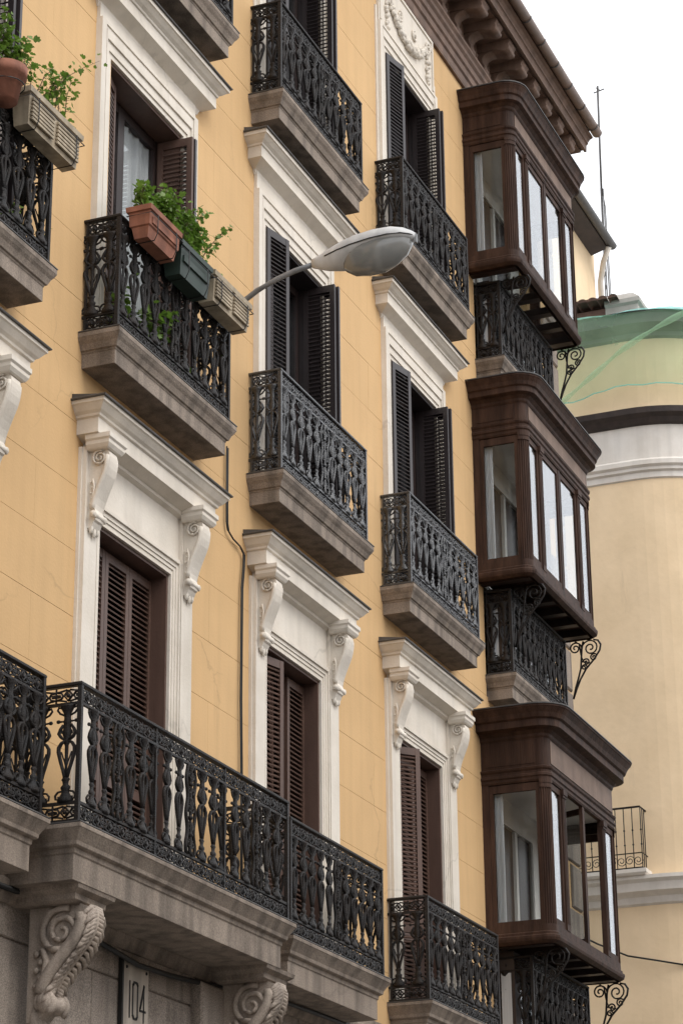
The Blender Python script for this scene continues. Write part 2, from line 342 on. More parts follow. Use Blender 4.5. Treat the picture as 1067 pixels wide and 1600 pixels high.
def band(b, p0, p1, z0, h, tile=.205):              # openwork frieze between two plan points
    P0, P1 = Vector(p0), Vector(p1); Lg = (P1-P0).length; n = max(1, round(Lg/tile)); d = (P1-P0)/n; w = d.length; u = d.normalized()
    hz = h/2; zc = z0+hz
    def pl(pts, r=.0085, s=4): b.tube([(o.x+u.x*x, o.y+u.y*x, zc+z) for x, z in pts], r, s)
    for i in range(n):
        o = P0+d*(i+.5)
        pl([(0, hz*.72), (w*.17, 0), (0, -hz*.72), (-w*.17, 0), (0, hz*.72)], .011)
        pl([(-w*.05, 0), (w*.05, 0)], .02)
        for s in (-1, 1):
            pl([(s*w*.06, hz*.8), (s*w*.3, hz*.62), (s*w*.46, hz*.55)]); pl([(s*w*.06, -hz*.8), (s*w*.3, -hz*.62), (s*w*.46, -hz*.55)])
            pl([(s*w*.44, hz*.5), (s*w*.29, hz*.42), (s*w*.22, 0), (s*w*.29, -hz*.42), (s*w*.44, -hz*.5)], .0095)
            pl([(s*w*.46, hz*.14), (s*w*.33, hz*.1), (s*w*.33, -hz*.1), (s*w*.46, -hz*.14)])
            pl([(s*w*.15, 0), (s*w*.24, 0)])
        pl([(w*.5, -hz), (w*.5, hz)], .008)
def balcony(x0, x1, v, zf, rise=1.09, lip=.06, deep=.30, name='balcony', bars=(), slabm='granite', im='iron', tall=False):
    BAL, ORN = BALS[im]
    sx = lip
    s = MB()
    pr = [(-.075, zf-deep), (-.075, zf-deep+.125), (-.068, zf-deep+.132), (-.066, zf-.155), (-.05, zf-.15), (-.045, zf-.135), (-.03, zf-.10), (-.012, zf-.075), (.0, zf-.05), (.004, zf-.045), (.004, zf-.004), (-.002, zf)]
    if tall: pr = [(-.10, zf-.40), (-.10, zf-.21), (-.09, zf-.20), (-.085, zf-.165), (-.07, zf-.16), (-.055, zf-.15), (-.05, zf-.12), (-.02, zf-.07), (.0, zf-.04), (.006, zf-.035), (.006, zf-.004), (0, zf)]
    s.loft(rect(x0-sx, x1+sx, v+sx, -.05), pr)
    sl_ = put(name, s, slabm, bld)
    bv = sl_.modifiers.new('worn_edges', 'BEVEL'); bv.width = .009; bv.segments = 2; bv.limit_method = 'ANGLE'
    pl = MB(); pl.loft(rect(x0-sx-.008, x1+sx+.008, v+sx+.008, .002), [(0, zf+.001), (0, zf+.010)]); put('drip_edge', pl, 'lead', sl_)
    zt = zf+rise
    h = MB(); h.loft(rect(x0-.012, x1+.012, v+.012, 0), [(0, zt-.03), (.008, zt-.024), (.008, zt-.008), (.0, zt)], back=False)
    h.loft([(x0+.03, 0, -1, 0), (x0+.03, v-.03, -1, 1), (x1-.03, v-.03, 1, 1), (x1-.03, 0, 1, 0)], [(0, zt-.03), (0, zt)], back=False)
    for za in (zt-.03, zt):
        pts = [(x0-.012, 0, za), (x0-.012, v+.012, za), (x1+.012, v+.012, za), (x1+.012, 0, za), (x1-.03, 0, za), (x1-.03, v-.03, za), (x0+.03, v-.03, za), (x0+.03, 0, za)]
        h.add(pts, [(0, 1, 6, 7), (1, 2, 5, 6), (2, 3, 4, 5)])
    put('handrail', h, im, sl_)
    bt, bb = zt-.03, zf+.03
    zlo, zhi = bb+.135, bt-.135
    fr = MB()
    for za in (zlo, zhi, bb):
        fr.box(x0, x1, v-.012, v+.012, za-.011, za+.011)
        for xx in (x0, x1): fr.box(xx-.012, xx+.012, 0, v-.013, za-.011, za+.011)
    put('rail_bars', fr, im, sl_)
    for xx, vv in [(x0, v), (x1, v), (x0, .03), (x1, .03)]+[(q, v) for q in bars]:
        p = MB(); w = .017 if (xx, vv) in ((x0, v), (x1, v)) else .011
        p.box(xx-w, xx+w, vv-w, vv+w, zf+.008, zt-.029); put('post', p, im, sl_)
    for nm, z0 in (('upper_frieze', zhi+.01), ('lower_frieze', bb+.01)):
        b = MB(); hh = .113
        band(b, (x0, v), (x1, v), z0, hh); band(b, (x0, .02), (x0, v), z0, hh); band(b, (x1, .02), (x1, v), z0, hh)
        put(nm, b, im, sl_)
    ks = (zhi-zlo)/.77
    def el(me, x, vv, rz):
        o = link('baluster' if me is BAL else 'ornate_panel', me, sl_, W(x+rnd.uniform(-.004, .004), vv, zlo+.005), rz+rnd.uniform(-.09, .09)); o.scale = (rnd.uniform(.96, 1.04), 1, ks*.985)
    segs = [x0]+list(bars)+[x1]
    for a, b_ in zip(segs, segs[1:]):
        n = max(3, round((b_-a)/.205)); n += (n % 2 == 0)
        if bars:
            st = (b_-a)/6
            for i in range(1, 6): el(ORN if i == 3 else BAL, a+st*i, v, 0)
            if b_ != x1: el(BAL, b_, v-.02, 0)
        else:
            st = (b_-a)/n
            for i in range(n): el(ORN if i == n//2 else BAL, a+st*(i+.5), v, 0)
    ns = max(1, round(v/.2))
    for xx in (x0, x1):
        for i in range(ns): el(BAL, xx, v*(i+.5)/ns if ns > 1 else v*.42, math.pi/2)
        if ns <= 2: pass
    return sl_
# first floor
balcony(12.7, 15.17, .46, FL[0], tall=True)
balcony(15.43, 19.28, .635, FL[0], tall=True, bars=(16.69, 17.98))
balcony(19.80, 22.05, .44, FL[0], tall=True)
balcony(23.36, 25.57, .432, FL[0], tall=True)
for f in (1, 2):
    for c in ('LL', 'L', 'M', 'R'):
        if c == 'LL' and f == 2: continue
        balcony(XC[c]-1.11, XC[c]+1.11, .329, FL[f], im='iron_gloss' if f == 1 and c in 'MR' else 'iron')
for f in (0, 1, 2): balcony(26.83, 29.03, .33 if f else .43, FL[f], tall=(f == 0))

# stone scroll consoles
def console(parent, x, w, v0, z1, h, d, m, leaf=True, name='console'):
    zb = z1-h
    def S(t):                                     # front edge: volute, sweep in, small volute
        return None
    front = [(d*.84, 1.0), (d*.96, .965), (d, .91), (d*1.0, .84), (d*.96, .76), (d*.87, .67), (d*.72, .57), (d*.57, .47), (d*.45, .38), (d*.37, .30), (d*.34, .24), (d*.40, .20), (d*.42, .15), (d*.38, .10), (d*.30, .08), (d*.26, .05), (d*.18, .0)]
    poly = [(v0, zb)]+[(v0+p, zb+q*h) for p, q in reversed(front)]+[(v0, z1)]
    b = MB(); b.prism(poly, x+w*.14, x+w*.86)
    o = put(name, b, m, parent)
    rl = MB()
    for xs in (x+w*.06, x+w*.94):
        for cxv, cz, r0, tn, a0 in ((d*.56, 1-.40*d/h, d*.36, 2.1, 70), (d*.30, .16, d*.17, 1.7, -60)):
            sp = spiral(v0+cxv, zb+cz*h, r0, r0*.12, a0, tn, 30)
            rl.tube([(xs, p, q) for p, q in sp], [d*.062*(1-.45*i/30) for i in range(31)], 6)
        sw = [(v0+p-d*.06, zb+q*h) for p, q in front[2:11]]; rl.tube([(xs+(w*.05 if xs < x+w*.5 else -w*.05), p-d*.05, q) for p, q in sw], d*.11, 7)
        sw = [(v0+d*.25, zb+.62*h), (v0+d*.33, zb+.52*h), (v0+d*.28, zb+.4*h), (v0+d*.2, zb+.3*h)]; rl.tube([(xs, p, q) for p, q in sw], [d*.05, d*.06, d*.045, d*.02], 5)
        for i in range(5): rl.ball((xs, v0+d*(.16+.07*(i % 2)), zb+h*(.30+.07*i)), d*.05, 6, 4)
    put('volute', rl, m, o)
    if leaf:
        lf = MB()
        fr_ = [(v0+p, zb+q*h) for p, q in front[1:11]]
        lf.tube([(x+w*.5, p+.012, q) for p, q in fr_], [w*.10]*9+[w*.05], 6)
        for i in range(22):
            t = i/21*(len(fr_)-1.01); k2 = int(t); p = fr_[k2][0]+(fr_[k2+1][0]-fr_[k2][0])*(t-k2); q = fr_[k2][1]+(fr_[k2+1][1]-fr_[k2][1])*(t-k2)
            for s_ in (-1, 1):
                e = w*(.50 if i % 3 else .58)*rnd.uniform(.9, 1.05)
                lf.tube([(x+w*.5, p+.008, q+.01), (x+w*.5+s_*e*.55, p+.022, q-.008), (x+w*.5+s_*e*.92, p+.006, q-.045), (x+w*.5+s_*e, p-.022, q-.075)], [w*.07, w*.10, w*.085, w*.02], 5)
        put('acanthus_leaf', lf, m, o)
    dr = MB()
    for s in (-1, 0, 1): dr.ball((x+w*(.5+.26*s), v0+d*.13, zb-h*(.03-.03*abs(s))), d*.11, 7, 5, 2.2)
    put('leaf_drop', dr, m, o)
    sc_ = MB(); sc_.tube([(x-w*.05, v0+d*.33, zb+.16*h), (x+w*.2, v0+d*.33, zb+.16*h), (x+w*.5, v0+d*.33, zb+.16*h), (x+w*.8, v0+d*.33, zb+.16*h), (x+w*1.05, v0+d*.33, zb+.16*h)], [d*.13, d*.155, d*.12, d*.155, d*.13], 12); put('scroll_roll', sc_, m, o)
    return o
for xx in (15.72, 19.12, 12.3): console(bld, xx, .24, .09, 3.90, .85, .50, 'console_stone', True, 'stone_bracket')
# moulded bed between bracket and slab
for xx in (15.72, 19.12):
    b = MB(); b.loft(rect(xx-.06, xx+.36, .50, 0), [(.0, 3.89), (.03, 3.91), (.035, 3.95), (.08, 3.98), (.09, 4.012)]); put('bracket_cap', b, 'granite', bld)

# ------------------------------------------------------------------ windows
SLAT = MB(); SLAT.add([(-.5, -.016, .014), (.5, -.016, .014), (.5, .017, -.014), (-.5, .017, -.014), (-.5, -.019, .004), (.5, -.019, .004), (.5, .013, -.024), (-.5, .013, -.024)],
                      [(0, 1, 2, 3), (7, 6, 5, 4), (0, 4, 5, 1), (1, 5, 6, 2), (2, 6, 7, 3), (3, 7, 4, 0)])
SLB = SLAT.mesh('slat', 'shutter_brown', True); 
def leaf(win, x, v, z0, z1, w, ang, m, singles, mids=(.30,), pitch=.048):
    """louvred leaf hinged at (x,v); ang = degrees swung out of the wall plane; spans w along its own axis"""
    t = .038; st = .055
    f = MB(); f.box(0, st, -t/2, t/2, 0, z1-z0); f.box(w-st, w, -t/2, t/2, 0, z1-z0)
    hs_ = [0]+[q*(z1-z0) for q in mids]+[z1-z0]
    f.box(st, w-st, -t/2+.002, t/2-.002, 0, .12); f.box(st, w-st, -t/2+.002, t/2-.002, z1-z0-.08, z1-z0)
    for q in hs_[1:-1]: f.box(st, w-st, -t/2+.002, t/2-.002, q-.04, q+.04)
    o = link('shutter', f.mesh('shutter', m, True), win, W(x, v, z0), R(-ang))
    c, s_ = math.cos(R(ang)), math.sin(R(ang))
    lou = MB(); lo = .12
    for a, b_ in zip(hs_, hs_[1:]):
        za = a+(.12 if a == 0 else .04)+pitch*.5; zb = b_-(.08 if b_ == z1-z0 else .04)
        while za < zb-.01:
            if singles:
                sl2 = link('slat', SLB, win, W(x+c*w/2, v+s_*w/2, z0+za), R(-ang)); sl2.scale = (w-2*st, 1, 1)
            else:
                lou.add([(st+(p+.5)*(w-2*st), q, r_+za) for p, q, r_ in SLAT.v], SLAT.f)
            za += pitch
    if not singles:
        l2 = link('louvre_slats', lou.mesh('louvre_slats', m, True), win, W(x, v, z0), R(-ang)); l2['kind'] = 'stuff'
    return o
def frame_u(b, xc, hw, top, bot, steps):               # nested surround: steps [(half width, top, v)] from outside in, last pair is the opening
    for (w0, t0, v), (w1, t1, _) in zip(steps, steps[1:]):
        b.box(xc-w0, xc-w1, -.06, v, bot, t0); b.box(xc+w1, xc+w0, -.06, v, bot, t0); b.box(xc-w1, xc+w1, -.06, v, t1, t0)
def recess(win, xc, hw, z0, z1, lining, depth, glazed=True, gm='glass_room'):
    r = MB(); t = .03
    for a, b_ in ((xc-hw-.16, xc-hw+t), (xc+hw-t, xc+hw+.16)): r.box(a, b_, -depth, -.003, z0, z1+.02)
    r.box(xc-hw+t, xc+hw-t, -depth, -.003, z1-.03, z1+.02); put('reveal_lining', r, lining, win)
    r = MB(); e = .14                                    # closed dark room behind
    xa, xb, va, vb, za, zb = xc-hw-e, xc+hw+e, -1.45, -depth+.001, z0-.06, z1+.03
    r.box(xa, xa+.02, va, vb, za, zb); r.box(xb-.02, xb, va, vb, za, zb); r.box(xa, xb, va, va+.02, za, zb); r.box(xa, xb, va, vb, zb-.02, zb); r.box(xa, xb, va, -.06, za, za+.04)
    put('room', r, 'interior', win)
    if glazed:
        fr = MB(); v = -depth-.03
        for a, b_ in ((xc-hw, xc-hw+.09), (xc+hw-.09, xc+hw), (xc-.06, xc+.06)): fr.box(a, b_, v-.03, v+.025, z0, z1)
        for za_ in (z0, z0+.75, z1-.12): fr.box(xc-hw+.09, xc-.06, v-.03, v+.022, za_, za_+.10); fr.box(xc+.06, xc+hw-.09, v-.03, v+.022, za_, za_+.10)
        put('casement', fr, 'wood_dark', win)
        for a, b_ in ((xc-hw+.09, xc-.06), (xc+.06, xc+hw-.09)):
            for za_, zb_ in ((z0+.1, z0+.75), (z0+.85, z1-.12)):
                p = MB(); p.box(a, b_, v-.004, v+.002, za_, zb_); put('pane', p, gm, win)
def hood(win, xc, half, zt, v, prof, m='plaster_trim'):
    b = MB(); b.loft(rect(xc-half+.10, xc+half-.10, v-.10, 0), prof); o = put('hood', b, m, win)
    c = MB(); c.loft(rect(xc-half-.02, xc+half+.02, v+.02, 0), [(0, zt-.004), (.004, zt+.006), (0, zt+.012)]); c.add([(xc-half, .0, zt+.012), (xc+half, 0, zt+.012), (xc+half, v, zt+.012), (xc-half, v, zt+.012), (xc-half, 0, zt+.06), (xc+half, 0, zt+.06)], [(0, 3, 4), (3, 2, 5, 4), (2, 1, 5)])
    put('lead_flashing', c, 'lead', win)
    e = MB(); e.tube([(xc-half+.16, .10, zt+.03), (xc-half+.16, .12, zt+.075), (xc-half+.24, .14, zt+.06)], .018, 5); put('flashing_fold', e, 'lead', win)
for c, x in XC.items():
    cx = x-.06; z0 = FL[0]; zt = TOPZ[0]; hw = .67
    b = MB()
    st = [(.80, zt+.17, .050), (.785, zt+.15, .064), (.765, zt+.12, .046), (.735, zt+.08, .036), (.70, zt+.045, .026), (hw, zt, 0)]
    frame_u(b, cx, hw, zt, z0, st)
    for s in (-1, 1): b.box(min(cx+s*1.02, cx+s*.802), max(cx+s*1.02, cx+s*.802), -.06, .068, z0, 7.90); b.box(min(cx+s*1.035, cx+s*.99), max(cx+s*1.035, cx+s*.99), -.05, .03, z0, 7.899)
    b.box(cx-.80, cx+.80, -.06, .034, zt+.171, 7.90)
    win = put('window', b, 'plaster_trim', bld)
    hood(win, x, 1.24, 8.26, .30, [(-.17, 7.86), (-.165, 7.90), (-.12, 7.92), (-.12, 7.95), (-.02, 7.985), (0, 7.99), (0, 8.12), (.02, 8.13), (.025, 8.15), (.05, 8.17), (.085, 8.215), (.1, 8.225), (.1, 8.257)])
    for s in (-1, 1):
        xl = cx-1.0 if s < 0 else cx+.80
        console(win, xl, .20, .067, 7.87, .68, .19, 'plaster_trim', False)
        k_ = MB(); k_.loft(rect(xl-.015, xl+.215, .255, .07), [(0, 7.861), (.012, 7.87), (.03, 7.90), (.03, 7.93), (.045, 7.945), (.045, 7.984)]); put('console_cap', k_, 'plaster_trim', win)
    recess(win, cx, hw, z0, zt, 'shutter_brown', .30)
    lw = .445; vz = -.17
    ang = {'L': (0, 0, 0), 'LL': (0, 0, 0), 'M': (14, 0, 0), 'R': (40, 0, 0)}[c]
    for i in range(3):
        if c == 'M' and i == 1: continue
        leaf(win, cx-hw+.005+i*lw+(.02 if i == 0 and ang[0] else 0), vz+(.05 if (c == 'M' and i == 0) else 0), z0+.04, zt-.06, lw-.006, ang[i], 'shutter_brown', c == 'L' or (c == 'M' and i == 0))
    if c == 'M': leaf(win, cx-hw+lw, vz-.05, z0+.04, zt-.06, lw-.006, -12, 'shutter_brown', True)
for c, x in XC.items():
    for f in (1, 2):
        if f == 2 and c == 'LL': continue
        z0 = FL[f]; zt = TOPZ[f]; cx = x-.03; hw = .75
        b = MB()
        st = [(.99, zt+.30, .062), (.905, zt+.265, .050), (.885, zt+.235, .057), (.865, zt+.14, .040), (.81, zt+.05, .026), (hw, zt, .0)]
        frame_u(b, cx, hw, zt, z0, st)
        if f == 1: b.box(cx-.985, cx+.985, -.05, .034, zt+.301, 12.32)
        else: b.box(cx-.96, cx+.96, -.05, .030, zt+.301, 17.0); b.box(cx-1.03, cx-.9905, -.05, .02, z0, zt+.5); b.box(cx+.9905, cx+1.03, -.05, .02, z0, zt+.5)
        win = put('window', b, 'plaster_trim', bld)
        if f == 1:
            zz = 12.62 if c == 'M' else 12.57
            hood(win, x, 1.27, zz, .25, [(-.14, zz-.36), (-.13, zz-.34), (-.12, zz-.31), (-.02, zz-.26), (0, zz-.25), (0, zz-.13), (.015, zz-.125), (.02, zz-.105), (.05, zz-.085), (.085, zz-.05), (.1, zz-.045), (.1, zz-.004)])
        else:                                            # plaster garland over the top-floor windows
            gl = MB()
            for i in range(61):
                t = -1+i/30; a = .62*t; zz = zt+.50+.28*t*t
                rr = .032+.02*math.cos(t*1.57)
                for k2 in range(3): gl.ball((cx+a+rnd.uniform(-.03, .03), .045+rnd.uniform(0, .02), zz+rnd.uniform(-.04, .04)), rr*rnd.uniform(.6, 1), 6, 4)
            for s in (-1, 1):
                for i in range(14): gl.ball((cx+s*(.70+rnd.uniform(-.05, .05)), .045, zt+.82-i*.035), .035*rnd.uniform(.6, 1), 6, 4)
                sp = spiral(cx+s*.74, zt+.88, .09, .02, 0, 1.5*s, 18); gl.tube([(p, .045, q) for p, q in sp], .018, 5)
                sp = spiral(cx+s*.25, zt+.78, .08, .02, 90, 1.4*s, 18); gl.tube([(p, .045, q) for p, q in sp], .016, 5)
            put('plaster_garland', gl, 'plaster_trim', win)
            fb = MB(); frame_u(fb, cx, .9, 0, zt+.36, [(.93, 16.97, .046), (.885, 16.93, 0)]); put('frieze_border', fb, 'plaster_trim', win)
        recess(win, cx, hw, z0, zt, 'shutter_dark' if c != 'L' else 'shutter_brown', .24, gm='glass_side' if (c == 'L' and f == 1) else 'glass_room')
        m = 'shutter_dark'
        if c == 'L' and f == 1:
            leaf(win, cx-hw+.04, -.05, z0+.03, zt-.05, .36, -14, 'shutter_brown', False)
            cu = MB(); n = 60
            vs = [(cx-hw+.09+(2*hw-.18)*i/n, -.305+.012*math.sin(i*1.3)+.01*math.sin(i*.53), zz) for zz in (z0+.05, zt-.05) for i in range(n+1)]
            cu.add(vs, [(i, i+1, n+2+i, n+1+i) for i in range(n)], True); put('curtain', cu, 'curtain', win)
            leaf(win, cx+hw-.03, -.22, z0+.03, zt-.05, .36, 90, 'shutter_brown', False); leaf(win, cx+hw+.02, -.05, z0+.03, zt-.05, .20, 90, m, False)
        else:
            leaf(win, cx-hw+.0, .03, z0+.03, zt-.03, .38, 12, m, False)
            leaf(win, cx-hw+.06, -.22, z0+.03, zt-.03, .24, 90, m, False)
            leaf(win, cx+hw-.03, -.18, z0+.03, zt-.03, .36, 90, m, False); leaf(win, cx+hw+.03, -.16, z0+.03, zt-.03, .36, 88, m, False)

# ------------------------------------------------------------------ glazed wooden bays
def scroll_bracket(parent, x, v0, z0, v1, z1):
    b = MB(); dv, dz = v1-v0, z1-z0
    def P(l): return [(x, v0+p*dv, z0+q*dz) for p, q in l]
    b.tube(P([(0, 0), (.12, .16), (.27, .33), (.48, .50), (.78, .66), (.98, .80), (1.02, .90), (.93, .98), (.78, 1.0)]), .0135, 6)
    b.tube(P([(0, 0), (.10, .2), (.22, .38), (.30, .52), (.33, .68), (.36, .85), (.42, .99)]), .0135, 6)
    def sp(cx, cz, r, a0, tn): b.tube([(x, v0+cx*dv+p, z0+cz*dz+q) for p, q in spiral(0, 0, r, r*.15, a0, tn, 26)], .011, 5)
    sp(.66, .86, .30*dv, 180, -1.8); sp(.14, .88, .22*dv, 0, 1.7); sp(.76, .69, .13*dv, 40, 1.5); sp(.50, .62, .13*dv, 180, -1.4); sp(.42, .53, .10*dv, 0, 1.4)
    b.tube(P([(.34, .72), (.42, .62), (.62, .60)]), .009, 5); b.tube(P([(.14, 1.0), (.28, .95), (.33, .75)]), .011, 5)
    return put('scroll_bracket', b, 'iron', parent)
def bay(f, zs, zh, zf0, zc0, zt, x0, x1, v, co, open_sash=False):
    r = .11
    ol = rrect(x0, x1, v, r, 0)
    # sill ring (the body mesh of the bay)
    b = MB()
    b.loft(ol, [(-.02, zs), (.0, zs+.01), (.035, zs+.03), (.045, zs+.06), (.045, zs+.085), (.02, zs+.10), (.02, zs+.125), (0, zs+.14), (0, zs+.22), (-.06, zs+.22), (-.06, zs)], back=False)
    by = put('glazed_bay', b, 'wood_bay', bld)
    # floor panels and joists seen from below
    fp = MB(); fp.box(x0+.05, x1-.05, -.0, v-.06, zs+.10, zs+.13); put('bay_floor', fp, 'glass' if f == 2 else 'wood_bay', by)
    n = 6
    for i in range(n):
        xx = x0+.1+(x1-x0-.32)*i/(n-1); j = MB(); j.box(xx, xx+.12, .0, v-.061, zs-.0, zs+.098); put('joist', j, 'wood_dark', by)
    # corner posts, fluted quarter-round pilasters
    for s, xa in ((1, x0), (-1, x1)):
        p = MB(); pts = []; nf = 24
        cxp, cvp = xa+s*r, v-r
        for i in range(nf+1):
            a = i/nf*math.pi/2; rr = r-(.010 if i % 4 in (1, 2) else 0)
            pts.append((cxp-s*rr*math.cos(a), cvp+rr*math.sin(a)))
        pts += [(cxp+s*.0, v-r+.02), (xa+s*.04, v-r)]
        vs = [(px, pv, z) for z in (zs+.221, zh-.0) for px, pv in pts]; m_ = len(pts)
        p.add(vs, [tuple(range(m_)), tuple(range(m_, 2*m_))]+[(i, (i+1) % m_, m_+(i+1) % m_, m_+i) for i in range(m_)])
        po = put('corner_pilaster', p, 'wood_bay', by)
        c = MB(); 
        for zz, hh, oo in ((zh-.10, .055, .008), (zh-.045, .045, .014)):
            q = [(cxp-s*(r+oo)*math.cos(i/8*math.pi/2), cvp+(r+oo)*math.sin(i/8*math.pi/2)) for i in range(9)]+[(cxp, cvp)]
            vs = [(px, pv, z) for z in (zz, zz+hh) for px, pv in q]; m_ = len(q)
            c.add(vs, [tuple(range(m_)), tuple(range(m_, 2*m_))]+[(i, (i+1) % m_, m_+(i+1) % m_, m_+i) for i in range(m_)])
        put('capital', c, 'wood_bay', po)
        # wall post and side sash
        w = MB(); w.box(min(xa, xa+s*.06), max(xa, xa+s*.06), -.02, .085, zs+.221, zh); put('wall_post', w, 'wood_bay', by)
        xs_ = sorted((xa+s*.008, xa+s*.05)); sf = MB(); a0, a1 = .086, v-r-.001
        sf.box(*xs_, a0, a0+.05, zs+.221, zh-.03); sf.box(*xs_, a1-.05, a1, zs+.221, zh-.03); sf.box(*xs_, a0+.05, a1-.05, zs+.221, zs+.275); sf.box(*xs_, a0+.05, a1-.05, zh-.12, zh-.03)
        so_ = put('side_sash', sf, 'wood_bay', by)
        g_ = MB(); xm = xa+s*.028; g_.box(xm-.002, xm+.002, a0+.05, a1-.05, zs+.275, zh-.12); put('pane', g_, 'glass_side', by)
    # front
    wd_ = x1-x0-2*r; xa = x0+r
    cuts = [0, .155, .205, .485, .515, .795, .845, 1]
    def fx(t): return xa+wd_*t
    for i in (1, 5):
        p = MB(); p.box(fx(cuts[i]), fx(cuts[i+1]), v-.06, v+.006, zs+.221, zh-.02)
        for q in (.25, .5, .75): p.box(fx(cuts[i])+(fx(cuts[i+1])-fx(cuts[i]))*q-.008, fx(cuts[i])+(fx(cuts[i+1])-fx(cuts[i]))*q+.008, v+.006, v+.012, zs+.30, zh-.12)
        po = put('pilaster', p, 'wood_bay', by)
        c = MB(); c.box(fx(cuts[i])-.012, fx(cuts[i+1])+.012, v-.03, v+.03, zh-.085, zh-.02); c.box(fx(cuts[i])-.004, fx(cuts[i+1])+.004, v-.03, v+.02, zh-.115, zh-.086); put('capital', c, 'wood_bay', po)
    p = MB(); p.box(fx(.485), fx(.515), v-.05, v-.005, zs+.221, zh-.02); put('mullion', p, 'wood_bay', by)
    sash = [(0, .155), (.205, .485), (.515, .795), (.845, 1)]
    for i, (a, b_) in enumerate(sash):
        X0, X1 = fx(a)+.003, fx(b_)-.003; fw = .042
        f_ = MB(); V0, V1 = -.045, -.012
        f_.box(0, fw, V0, V1, zs+.222-zs, zh-.03-zs); f_.box(X1-X0-fw, X1-X0, V0, V1, .222, zh-.03-zs); f_.box(fw, X1-X0-fw, V0, V1, .222, .30); f_.box(fw, X1-X0-fw, V0, V1, zh-.10-zs, zh-.03-zs)
        ang = 68 if (open_sash and i == 2) else 0
        if open_sash and i == 1: continue                # this casement stands folded out of sight, opening clear
        gl = MB(); gl.box(fw, X1-X0-fw, -.03, -.026, .30, zh-.10-zs)
        link('sash', f_.mesh('sash', 'wood_bay', True), by, W(X0, v, zs), R(ang)); link('pane', gl.mesh('pane', 'glass', True), by, W(X0, v, zs), R(ang))
    # head mould, frieze, cornice, lead roof
    hd = MB(); hd.loft(ol, [(-.05, zh-.021), (.0, zh-.02), (.012, zh), (.012, zh+.03), (.028, zh+.045), (.028, zh+.07), (.012, zh+.085), (.012, zh+.11), (.03, zh+.13), (.035, zh+.15), (.005, zh+.165), (-.05, zh+.166)], back=False); put('head_moulding', hd, 'wood_bay', by)
    fr = MB(); fr.loft(ol, [(-.03, zh+.15), (-.004, zh+.155), (-.004, zc0+.02), (-.03, zc0+.02)], back=False); fo = put('frieze', fr, 'wood_bay', by)
    pn = MB(); pn.box(x0+r+.02, x1-r-.02, v-.01, v+.004, zh+.20, zc0-.02); put('frieze_panel', pn, 'wood_frieze_skylit', fo)  # front panel carries the painted-in sky light, side panel plain bay wood
    pn = MB(); pn.box(x0-.004, x0+.01, .06, v-r-.04, zh+.20, zc0-.02); put('frieze_panel', pn, 'wood_bay', fo)
    cn = MB(); cn.loft(ol, [(-.04, zc0-.001), (.0, zc0), (.015, zc0+.02), (.02, zc0+.05), (.06, zc0+.085), (co*.55, zc0+.10), (co*.6, zc0+.105), (co*.6, zc0+(zt-zc0)*.55), (co*.72, zc0+(zt-zc0)*.6), (co*.8, zc0+(zt-zc0)*.75), (co*.95, zt-.03), (co, zt-.02), (co, zt)]); put('cornice', cn, 'wood_bay', by)
    rf = MB(); ring = [(x+mx*(co+.012), vv+mv*(co+.012)) for x, vv, mx, mv in ol]; m_ = len(ring)
    top = [(x0+.1, 0), (x0+.1, .1)]+[(x0+.12+(x1-x0-.24)*i/(m_-5), .12) for i in range(m_-4)]+[(x1-.1, .1), (x1-.1, 0)]
    rf.add([(p, q, zt+.001) for p, q in ring]+[(p, q, zt+.016) for p, q in ring]+[(p, q, zt+.11) for p, q in top], [(i, i+1, m_+i+1, m_+i) for i in range(m_-1)]+[(m_+i, m_+i+1, 2*m_+i+1, 2*m_+i) for i in range(m_-1)]+[tuple(2*m_+i for i in range(m_))])
    put('lead_roof', rf, 'lead', by)
    # room side: pale lining, inner door frame, ceiling
    il = MB(); il.box(x0+.06, x1-.06, -.30, -.10, zs+.14, zh+.3); put('inner_wall', il, 'interior_pale', by)
    ce = MB(); ce.box(x0+.05, x1-.05, -.1, v-.07, zh+.12, zh+.14); put('ceiling_boards', ce, 'interior_pale', by)
    xm = (x0+x1)/2
    df = MB(); frame_u(df, xm, 1, 0, zs+.13, [(.78, zh-.10, -.04), (.62, zh-.25, -.05)]); df.box(xm-.04, xm+.04, -.09, -.05, zs+.14, zh-.25); put('inner_door_frame', df, 'interior_pale', by)
    dg = MB(); dg.box(xm-.61, xm+.61, -.097, -.09, zs+.14, zh-.25); put('inner_door_leaf', dg, 'wood_dark', by)
    cu = MB(); n = 24
    cu.add([(x0+.10+.03*math.sin(i*1.9)*.5, .10+(.12)*i/n, zz) for zz in (zs+.2, zh-.02) for i in range(n+1)], [(i, i+1, n+2+i, n+1+i) for i in range(n)], True); put('drape', cu, 'curtain', by)
    # wooden screen closing the balcony below, with a strip of glass
    ft = zs-FL[f]; va = .06 if f else .09
    sc_ = MB(); sc_.box(x0+.32, x1-.32, .02, va+.13, FL[f]+.012, zs-.002); so_ = put('balcony_screen', sc_, 'wood_dark', by)
    for i in range(7):
        xx = x0+.50+i*.27; g_ = MB(); g_.box(xx, xx+.17, va+.131, va+.137, FL[f]+.22, zs-.28); put('screen_pane', g_, 'glass', so_)
    g_ = MB(); g_.box(x0+.312, x0+.318, .06, va+.09, FL[f]+.25, zs-.25); put('screen_pane', g_, 'curtain', so_)
    vb = .33 if f else .43
    for xx in (x0+.34, x1-.03): scroll_bracket(by, xx, vb+.03, zs-.78, v+.05, zs-.005)
    return by
bay(2, 14.25, 16.10, 0, 16.50, 16.82, 26.55, 29.28, .68, .185)
bay(1, 10.04, 11.93, 0, 12.33, 12.64, 26.56, 29.28, .70, .205)
bay(0, 5.56, 7.48, 0, 7.98, 8.32, 26.50, 29.30, .82, .26, True)

